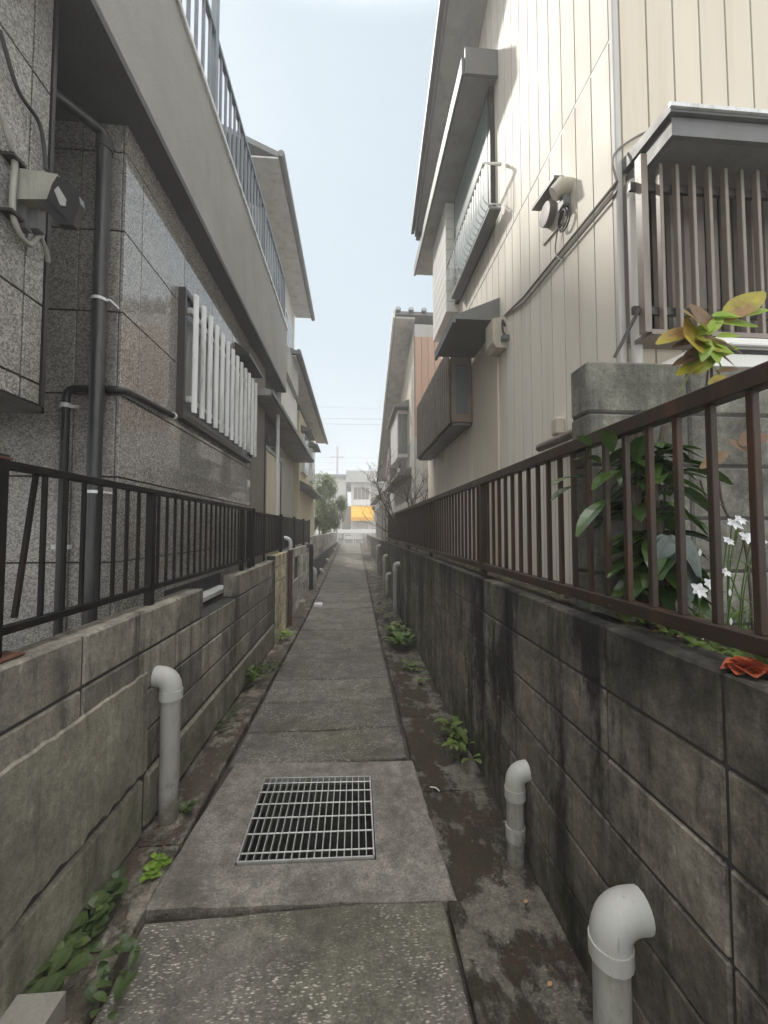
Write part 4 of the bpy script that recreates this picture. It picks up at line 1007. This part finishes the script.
for x_ in (-8.5,-5.5,-2.9):
    for z_ in (1.8,4.2):
        w_ = MB().box(x_,x_+1.3,35.93,35.999,z_,z_+1.1).build('window', M['alu'], T_); MB().box(x_+.06,x_+1.24,35.91,35.929,z_+.06,z_+1.04).build('pane', M['glass_grey'], w_)
bar_ = thing('barrier', (-.1,24.9,.6), 'white tubular barrier across the far end of the alley', 'barrier')
for x0_, x1_ in ((-.62,-.05),(.08,.5)):
    MB().tube(elbow_pts((x0_,24.9,.5),(x0_,24.9,1.16),((x0_+x1_)/2,24.9,1.16),.1)[:-1]+elbow_pts(((x0_+x1_)/2,24.9,1.16),(x1_,24.9,1.16),(x1_,24.9,.5),.1), .025, 8).build('hoop', M['paint_white'], bar_, smooth=True)
    MB().box(x0_+.03,x1_-.03,24.885,24.9,.85,1.08).build('board', M['paint_white'], bar_)
gl = thing('guardrail', (0,31.5,.72), 'white roadside guardrail across the street beyond the alley mouth', 'guardrail')
MB().box(-9,5,31.46,31.52,1.15,1.45,.02).build('rail', M['paint_white'], gl)
for x_ in (-8,-6,-4,-2,0,2,4): MB().tube([(x_,31.56,.7),(x_,31.56,1.42)], .05, 8).build('post', M['paint_white'], gl)
wp = thing('gate_post', (-1.04,24.9,.6), 'pale slim post where the left wall meets the street', 'post')
MB().box(-1.10,-.99,24.82,24.93,.5,1.75,.01).build('shaft', M['paint_white'], wp)
MB().box(-1.12,-.97,24.80,24.95,1.751,1.80,.01).build('cap', M['soffit_light'], wp)
up_ = thing('utility_pole', (ux(337,60),60,0), 'thin grey utility pole rising behind the leafy tree', 'utility pole')
MB().tube([(ux(337,60),60,0),(ux(337,60),60,vz(447,60))], .16, 10).build('pole', M['soffit_mid'], up_, smooth=True)
MB().box(ux(337,60)-1.0,ux(337,60)+1.0,59.7,59.78,vz(458,60),vz(458,60)+.12).build('crossarm', M['soffit_mid'], up_)
for i, (v, Yw, r_) in enumerate(((419,42,.022),(424.5,42,.018),(408,42,.012),(458,60,.022),(470,60,.02),(463,60,.012))):
    z = vz(v, Yw); pts = [(x, Yw, z + .0009*(x+1)**2) for x in range(-26, 28, 3)]
    mb = MB(); mb.tube(pts, r_, 5)
    tag(mb.build('power_line', M['cable_grey'], origin=(0,Yw,z)), ['thicker wire crossing the sky just above its twin','lower wire of the close pair crossing the sky','faint highest wire crossing the sky','wire crossing behind the pole top','lowest wire just over the shop roof','thin wire between pole top and shop roof'][i], 'power line', 'wires strung across the end of the alley')

# ------------------------------------------------------------------ vegetation
def rv(a): return random.uniform(-a, a)
def weed(p, label, s=.1, n=14, mat='leaf_weed', upness=.7, W=.35, name='weed', droop=.4, spread=None):
    t = thing(name, p, label, 'weed', 'weeds growing along the foot of the walls')
    mb = MB(); stm = MB()
    sx, sy = spread or (s*.4, s*.4)
    for i in range(n):
        b = Vector(p) + Vector((rv(sx), rv(sy), 0)); a = random.uniform(0, 2*math.pi); L = s*random.uniform(.55,1.1)
        d = Vector((math.cos(a), math.sin(a), upness*random.uniform(.4,1.4))); mb.tone = random.random()
        h = Vector((0,0,random.uniform(.1,.5)*s)); stm.tube([b if max(sx,sy) > .075 else Vector(p)-Vector((0,0,.005)), b+h*.5+d*.05*s, b+h+d*.1*s], .0016, 4)
        mb.leaf(b+h+d*.08*s, d, L, L*W, droop)
    mb.build('leaves', M[mat], t, recalc=False)
    if max(sx,sy) <= .075: stm.build('stems', M[mat], t)
    return t
def gz_(u,v): return at(u,v,Z=.015)
weed(Vector((-.965,1.43,.02)), 'broad leaved green weed in the bottom left corner by the loose slab', .085, 40, 'leaf_ivy', .6, .7, spread=(.045,.12))
weed(Vector((-.975,1.66,.02)), 'dark ivy like weed climbing the foot of the left wall near the corner', .075, 34, 'leaf_ivy', 1.2, .85, spread=(.035,.12))
weed(gz_(116,990), 'pointed green weed in the slab joint at the bottom left', .085, 16, 'leaf_ivy', 1.0, .42, spread=(.03,.09))
weed(gz_(157,870), 'small bright lime clover tuft beside the grate slab', .035, 75, 'leaf_bright', .8, .9, spread=(.03,.05))
weed(gz_(186,812), 'little grey green sprig behind the tall left drain pipe', .05, 14, 'leaf_ivy', .8, .7, spread=(.03,.03))
weed(gz_(251,684), 'tufted green weed at the wall foot past the left drain pipe', .17, 44, 'leaf_weed', 1.3, .32, spread=(.06,.11))
weed(gz_(272,668), 'low dark moss weed patch on the left strip beyond the tuft', .07, 34, 'leaf_ivy', .5, .5, spread=(.10,.14))
weed(gz_(230,720), 'low dark creeping weed on the left strip before the tuft', .05, 34, 'leaf_ivy', .5, .5, spread=(.05,.22))
weed(gz_(286,640), 'pale green weed at the foot of the sun-coloured block pier', .13, 24, 'leaf_bright', 1.0, .35, spread=(.05,.12))
weed(gz_(399,640), 'biggest leafy weed clump against the dark right wall', .17, 110, 'leaf_weed', 1.1, .5, spread=(.10,.42))
weed(gz_(413,668), 'small weed with pale leaves just before the big right clump', .10, 22, 'leaf_weed', .7, .5, spread=(.07,.12))
weed(gz_(420,682), 'solitary tiny weed on the mossy right strip', .07, 10, 'leaf_bright', .7, .5, spread=(.03,.04))
weed(gz_(458,748), 'blade leaved weed leaning from the right wall near the short pipe', .16, 40, 'leaf_weed', .9, .3, spread=(.04,.24))
weed(gz_(384,612), 'distant low weed patch at the foot of the far right pipes', .12, 40, 'leaf_ivy', .6, .5, spread=(.10,.8))
weed(gz_(389,632), 'dark small weeds on the strip beside the tall far pipe', .10, 20, 'leaf_ivy', .6, .5, spread=(.12,.2))

# garden plants behind the right fence
GZ = 1.13
t = thing('garden_shrub', (1.02,1.24,GZ), 'big dark glossy leaved shrub pressing against the brown fence', 'shrub')
mb = MB(); stm = MB()
for i in range(24):
    q = at(random.uniform(588,668), random.uniform(445,590), Y=random.uniform(1.2,1.33)); q.x = max(q.x, .99)
    b0 = Vector((1.0+rv(.06),1.24+rv(.04),GZ)); stm.tube([b0, b0.lerp(q,.5)+Vector((0,0,.04)), q], .005, 5)
    for k in range(random.choice([5,6,7])):
        a = random.uniform(0,6.283); mb.tone = random.random(); L = random.uniform(.10,.18)
        mb.leaf(q, (math.cos(a),math.sin(a),random.uniform(-.3,.5)), L, L*.45, .45, cup=.25)
for (u,v,l,dx,dz) in ((585,478,.13,-1,.15),(600,462,.12,-.8,.3),(640,450,.12,.2,.9),(655,455,.14,.8,.4),(612,452,.12,-.4,.8),(668,462,.13,1,.1),(590,446,.09,-.6,.5),(578,486,.11,-1,-.1),(622,470,.15,-.7,-.1),(650,474,.15,.6,-.1),(676,470,.15,1,.0),(636,462,.14,-.1,.5),(690,466,.12,1,-.2),(606,500,.15,-.8,-.4),(660,500,.14,.7,-.4)):
    q = at(u,v,Y=1.2); mb.tone = random.random(); mb.leaf(q, (dx,-.3,dz), l, l*.42, .35, cup=.2)
mb.build('leaves', M['leaf_dark'], t, recalc=False); stm.build('stems', M['bark'], t)
mb = MB()
for i in range(5): mb.tube(smoothpts([(.98+rv(.03),1.25+rv(.03),GZ),(.99+rv(.05),1.25+rv(.03),1.5),(1.0+rv(.08),1.25+rv(.03),1.85)]), [.014]*7+[.012]*6, 7)
mb.build('trunk', M['bark'], t, smooth=True)

t = thing('garden_shrub', (1.17,1.2,GZ), 'slender shrub with yellowing lime leaves rising above the right fence', 'shrub')
stm = MB(); yl = MB(); lm_ = MB(); bw_ = MB()
root = Vector((1.17,1.2,GZ)); top = at(712,392,Y=1.17)
kn = at(723,505,Y=1.18)
stm.tube(smoothpts([root+Vector((.12,0,.0)), at(745,545,Y=1.18), kn, at(714,440,Y=1.17), top, at(711,355,Y=1.17)]), .0042, 6)
stm.tube(smoothpts([kn, at(708,500,Y=1.18), at(700,480,Y=1.18)]), .003, 5)
stm.tube(smoothpts([at(714,440,Y=1.17), at(706,400,Y=1.17), at(708,370,Y=1.16)]), .003, 5)
def P3(u,v,Y): return at(u,v,Y=Y)
def lf(mb, u0,v0,u1,v1,W=.5,Y=1.15,dr=.1,up=(0,-.8,.6),tone=.5,cup=.1,dy=0):
    a = P3(u0,v0,Y); b = P3(u1,v1,Y+dy); d = b-a; mb.tone = tone
    mb.leaf(a, d, d.length, d.length*W, dr, up=up, seg=7, cup=cup)
lf(yl,722,322,764,286,.42,tone=.2); lf(lm_,716,318,768,304,.32,tone=.6); lf(lm_,716,322,758,322,.42,tone=.4); lf(lm_,712,316,738,311,.4,tone=.2)
lf(yl,706,330,684,308,.7,tone=.5,dy=-.05); lf(yl,700,338,684,332,1.2,tone=.1,dy=-.05,up=(0,-1,.2)); lf(yl,694,328,656,340,.42,tone=.1)
lf(bw_,712,330,690,300,.5,tone=.6,dy=.04); lf(bw_,712,335,672,343,.25,tone=.2); lf(bw_,714,340,745,352,.25,tone=.1); lf(bw_,711,345,684,352,.3,tone=.7)
lf(bw_,714,350,735,364,.3,tone=.3); lf(lm_,710,340,688,362,.45,tone=.1); lf(yl,714,352,694,372,.55,tone=.7); lf(yl,706,360,676,372,.4,tone=.3)
lf(lm_,708,335,722,312,.4,tone=.8); lf(bw_,708,352,672,362,.3,tone=.1); lf(yl,722,375,714,392,.9,tone=.1); lf(bw_,716,372,740,366,.3,tone=.5)
lf(bw_,726,440,752,452,.5,tone=.3); lf(bw_,728,452,700,465,.4,tone=.8); lf(bw_,740,445,766,430,.6,tone=.2)
lf(yl,703,352,676,390,.4,tone=.9,up=(1,-.5,0))
for k in range(16):
    u0, v0 = 712+rv(5), 345+rv(22); aa = random.uniform(0,6.28); mbx = random.choice([yl,yl,lm_,lm_,lm_])
    lf(mbx, u0, v0, u0+random.uniform(18,30)*math.cos(aa), v0+random.uniform(10,18)*math.sin(aa), random.uniform(.4,.6), tone=random.random(), dy=rv(.05), dr=.2)
yl.build('yellow_leaves', M['leaf_yellow'], t, recalc=False); lm_.build('lime_leaves', M['leaf_lime'], t, recalc=False); bw_.build('bronze_leaves', M['leaf_brown'], t, recalc=False); stm.build('stem', M['bark'], t, smooth=True)

t = thing('broad_leaf_plant', (1.08,1.2,GZ), 'single drooping grey green broad leaf plant behind the fence', 'plant')
mb = MB()
for (a,b,W) in (((672,540),(655,548),1.1),((672,538),(700,565),.8),((674,540),(690,580),.7),((668,536),(662,560),.9)):
    lf(mb,*a,*b,W,Y=1.14,dr=.5,tone=random.random(),cup=.4)
mb.build('leaves', leafmat('grey green leaf', (.10,.13,.12), (.16,.19,.17), .35, .1), t, recalc=False)
MB().tube(smoothpts([(1.03,1.22,GZ),at(650,590,Y=1.18),at(672,540,Y=1.14)]), .0035, 6).build('stem', M['leaf_iris'], t)
mb = MB()
for k in range(9): a = random.uniform(0,6.28); mb.tone=random.random(); mb.leaf(at(668+rv(6),505+rv(18),Y=1.17), (math.cos(a),math.sin(a),rv(.6)), .05,.03,.3)
mb.build('small_leaves', M['leaf_dark'], t, recalc=False)

t = thing('iris_plant', (1.15,1.05,GZ), 'white fringed iris flowers with strap leaves behind the right fence', 'flower')
mb = MB(); fl = MB(); stm = MB()
for i in range(26):
    b = Vector((random.uniform(.95,1.3), random.uniform(.82,1.2), GZ)); a = random.uniform(0,6.28); mb.tone = random.random()
    L = random.uniform(.14,.30); mb.leaf(b, (math.cos(a)*.5,math.sin(a)*.5,1), L, .018, .35, up=(math.cos(a+1.5),math.sin(a+1.5),0), cup=.2)
def flower(c, r):
    fl = MB()
    for k in range(6):
        a = k*math.pi/3+rv(.2); fl.tone = random.random(); fl.leaf(c, (math.cos(a), math.sin(a)*.5-.4, math.sin(a)*.7+.2), r*random.uniform(.8,1.1), r*.55, .25, up=(0,-1,.3), cup=.3)
    for k in range(5):
        a = random.uniform(0,6.28); fl.leaf(c, (math.cos(a), -.4, math.sin(a)), r*.5, r*.15, .1, up=(0,-1,0))
    fl.build('flower_head', M['petal'], t, recalc=False)
for (u,v,r) in ((697,590,.030),(708,584,.022),(732,524,.024),(738,520,.020),(727,541,.018),(745,538,.028),(756,542,.028),(751,540,.022),(724,572,.018)):
    q = at(u,v,Y=1.06); flower(q, r); b = Vector((q.x+rv(.05), 1.1, GZ)); stm.tube(smoothpts([b, b.lerp(q,.5)+Vector((rv(.02),0,.02)), q]), .0018, 4)
for (u0,v0,u1,v1) in ((728,560,757,573),(722,565,740,600),(757,605,700,590),(735,545,742,520)):
    stm.tube(smoothpts([at(u0,v0,Y=1.07), at((u0+u1)/2,(v0+v1)/2-5,Y=1.07), at(u1,v1,Y=1.07)]), .0022, 4)
for (u,v) in ((700,556),(757,573),(703,640),(730,596),(731,625)):
    q = at(u,v,Y=1.05); fl = MB(); fl.leaf(q, (0,0,1), .02,.010, 0, up=(0,-1,0)); fl.build('bud', M['petal'], t, recalc=False)
mb.build('leaves', M['leaf_iris'], t, recalc=False); stm.build('stems', M['leaf_iris'], t)

gcov = MB()
for i in range(420):
    x = random.uniform(.905,1.5) if i%3 else random.uniform(.88,.95); y = random.uniform(.5,1.38) if i%4 else random.uniform(1.3,4.5); z = GZ+random.uniform(0,.09); a = random.uniform(0,6.28); gcov.tone = random.random()
    if y > 1.38: x = random.uniform(.91,1.2); z = GZ+random.uniform(0,.04)
    L = random.uniform(.03,.075); gcov.leaf((x,y,z), (math.cos(a),math.sin(a),random.uniform(0,.9)), L, L*.4, .4)
tag(gcov.build('ground_cover', M['leaf_weed'], origin=(1.1,1,GZ), recalc=False), 'low green ground cover behind the right fence', 'ground cover', kind='stuff')
lit = MB()
for i in range(260):
    y = random.uniform(.9,9.5); lit.tone = random.random(); a = random.uniform(0,6.28); L = random.uniform(.015,.04)
    lit.leaf((random.uniform(.86,.895),y,1.198+random.uniform(.002,.02)), (math.cos(a),math.sin(a),rv(.4)), L, L*.5, .2)
tag(lit.build('leaf_litter', M['leaf_brown'], origin=(.88,4,1.2), recalc=False), 'dead leaves strewn along the top of the right wall', 'leaf litter', kind='stuff')

dbr = MB()
for i in range(420):
    dbr.tone = random.random(); a = random.uniform(0,6.28); y = random.uniform(.9,9)
    x = random.choice([random.uniform(.38,.77), random.uniform(.6,.775), random.uniform(-1.01,-.81), random.uniform(-1.01,-.95)])
    L = random.uniform(.005,.016); dbr.leaf((x,y,.026+lift(y) if x < 0 else .009+lift(y)), (math.cos(a),math.sin(a),rv(.3)), L, L*random.uniform(.25,.7), .1, seg=2)
tag(dbr.build('leaf_litter', M['leaf_brown'], origin=(.5,3,0), recalc=False), 'crumbs of dead leaves along the wall feet', 'leaf litter', kind='stuff')
t_ = at(747,670,Z=1.205); cm = MB()
for ring, (n_, r_, e_) in enumerate(((9,.040,.12),(8,.034,.45),(7,.027,.9),(6,.02,1.6),(5,.013,3))):
    for k in range(n_):
        a = 6.283*k/n_+ring*.37+rv(.2); cm.tone = random.random()
        b0 = Vector((t_.x+.004*math.cos(a),t_.y+.004*math.sin(a),1.206+ring*.003))
        cm.leaf(b0, (math.cos(a),math.sin(a),e_+rv(.15)), r_*random.uniform(.9,1.15), r_*1.25, .25, cup=.45)
tag(cm.build('fallen_flower', M['petal_red'], origin=(t_.x,t_.y,1.2), recalc=False), 'wilted orange red camellia bloom lying on the right wall top', 'flower')

# loose bits
t_ = at(28,1005,Z=.09)
b_ = MB(); b_.prism([(t_.x-.3,t_.y-.5),(at(45,1024,Z=.09).x,at(45,1024,Z=.09).y),(at(66,991,Z=.09).x,at(66,991,Z=.09).y),(at(-30,998,Z=.09).x,at(-30,998,Z=.09).y)],'z',.02,.09)
tag(b_.build('concrete_slab', M['cement'], origin=(-1,1.1,.02)), 'loose pale concrete slab in the bottom left corner of the alley', 'slab')
q = at(298,607,Z=.02); 
tag(MB().box(q.x-.13,q.x+.12,q.y-.02,q.y+.20,.016,.13,.02).build('stone_block', M['cement'], origin=q), 'rough grey stone block on the left strip near the brown downpipe', 'block')
q = at(318,607,Z=.02)
tag(MB().box(q.x-.08,q.x+.08,q.y-.02,q.y+.14,.005,.085,.015).build('stone_block', M['paint_white'], origin=q), 'small white block beside the rough grey stone on the path edge', 'block')
for (u,v,lab) in ((524,903,'tiny orange leaf on the strip beside the short right pipe'),(548,986,'tiny orange brown leaf on the mossy strip near the nearest pipe')):
    q = at(u,v,Z=.012); m_ = MB(); m_.leaf(q, (1,.6,.1), .022, .013, .1); tag(m_.build('fallen_leaf', M['leaf_dead'], origin=q, recalc=False), lab, 'leaf')
q = at(430,787,Z=.012); tag(MB().tube(smoothpts([q, q+Vector((.03,-.015,.004)), q+Vector((.045,-.045,.003))]), .003, 6).build('plastic_scrap', M['paint_white'], origin=q), 'curled white plastic scrap at the edge of the grate slab', 'scrap')
q = at(56,958,Z=.03); tag(MB().tube([q, q+Vector((.03,.005,.003))], .006, 6).build('cigarette_end', M['paint_white'], origin=q), 'white cigarette end beside the weeds at the bottom left', 'litter')

# trees
def crown(mb, c, rx, ry, rz, n, L, clumps=18):
    cl = []
    for i in range(clumps):
        a = random.uniform(0,6.283); h = random.uniform(-1,1); r = math.sqrt(max(0,1-h*h))*random.uniform(.45,.9)
        cl.append((Vector((c[0]+rx*r*math.cos(a), c[1]+ry*r*math.sin(a), c[2]+rz*h*.85)), random.uniform(.22,.42)))
    for i in range(n):
        p0, rr = random.choice(cl); d = Vector((random.gauss(0,1),random.gauss(0,1),random.gauss(0,1))).normalized()
        p = p0 + Vector((d.x*rx*rr, d.y*ry*rr, d.z*rz*rr))*random.uniform(.4,1)
        mb.tone = random.random(); mb.leaf(p, (d.x+rv(.5), d.y+rv(.5), d.z*.5+rv(.4)), L*random.uniform(.6,1.3), L*.5, .3, seg=2)
T = Vector((-1.6, 18.8, .7))
t = thing('broadleaf_tree', T, 'leafy green tree spilling over the pale far left wall', 'tree')
mb = MB(); crown(mb, (T.x+.36,T.y,2.85), .86,1.1,1.38, 13000, .10, 34); mb.build('crown', M['leaf_tree'], t, recalc=False)
mb = MB()
for i in range(6):
    a = rv(.6); mb.tube(smoothpts([T+Vector((rv(.12),rv(.2),0)), T+Vector((.1+a*.4,rv(.3),.8)), T+Vector((.3+a,rv(.5),2.2))]), [.05]*4+[.035]*5+[.015]*4, 6)
mb.build('trunk', M['bark'], t, smooth=True)
T = Vector((-1.75, 15.9, .7))
t = thing('broadleaf_tree', T, 'dark bushy tree behind the black fence panel before the leafy tree', 'tree')
mb = MB(); crown(mb, (T.x,T.y,1.75), .45,.5,.55, 1500, .11, 12); mb.build('crown', M['leaf_far'], t, recalc=False)
MB().tube([T, T+Vector((0,0,.9))], .05, 6).build('trunk', M['bark'], t)
T = Vector((1.3, 20.0, .8))
t = thing('hedge_shrub', T, 'green climbing shrub over the shed eave near the alley mouth', 'shrub')
mb = MB(); crown(mb, (T.x-.2,T.y,2.75), .38,.7,.35, 1500, .08, 10); mb.build('crown', M['leaf_tree'], t, recalc=False)
MB().tube([T, T+Vector((-.2,0,1.6))], .05, 6).build('trunk', M['bark'], t)
# bare tree
T = Vector((1.13, 7.9, .8))
t = thing('bare_tree', T, 'leafless branching tree between the siding house and salmon house', 'tree')
tr = MB(); tw = MB()
def branch(p, d, L, r, depth):
    n = 4; pts = [p]; dd = d.copy()
    for i in range(n):
        dd = (dd + Vector((rv(.25),rv(.25),rv(.18)))).normalized(); pts.append(pts[-1] + dd*L/n)
    (tr if depth < 2 else tw).tube(pts, [r*(1-.13*i) for i in range(n+1)], 5 if depth < 2 else 4)
    if depth >= 4 or r < .002: return
    for k in range(3 if depth else 5):
        b = pts[random.choice([2,3,4])]; nd = (dd + Vector((rv(1.0),rv(1.0),random.uniform(-.1,.8)))).normalized()
        branch(b, nd, L*random.uniform(.55,.8), r*.6, depth+1)
for _k in range(3): branch(T+Vector((rv(.12),rv(.12),0)), Vector((rv(.25),rv(.25),1)), .95, .026, 0)
tr.build('trunk', M['bark'], t, smooth=True); tw.build('twigs', M['bark'], t)

# ------------------------------------------------------------------ haze
hz = bpy.data.materials.new('haze air'); hz.use_nodes = True; n_ = hz.node_tree
n_.nodes.remove(n_.nodes['Principled BSDF']); pvn = n_.nodes.new('ShaderNodeVolumePrincipled')
pvn.inputs['Color'].default_value = (1,1,1,1); pvn.inputs['Density'].default_value = .011; pvn.inputs['Anisotropy'].default_value = .3
n_.links.new(pvn.outputs[0], n_.nodes['Material Output'].inputs['Volume'])
tag(MB().box(-62,62,-14,402,-1.5,14).build('haze', hz), kind='stuff')
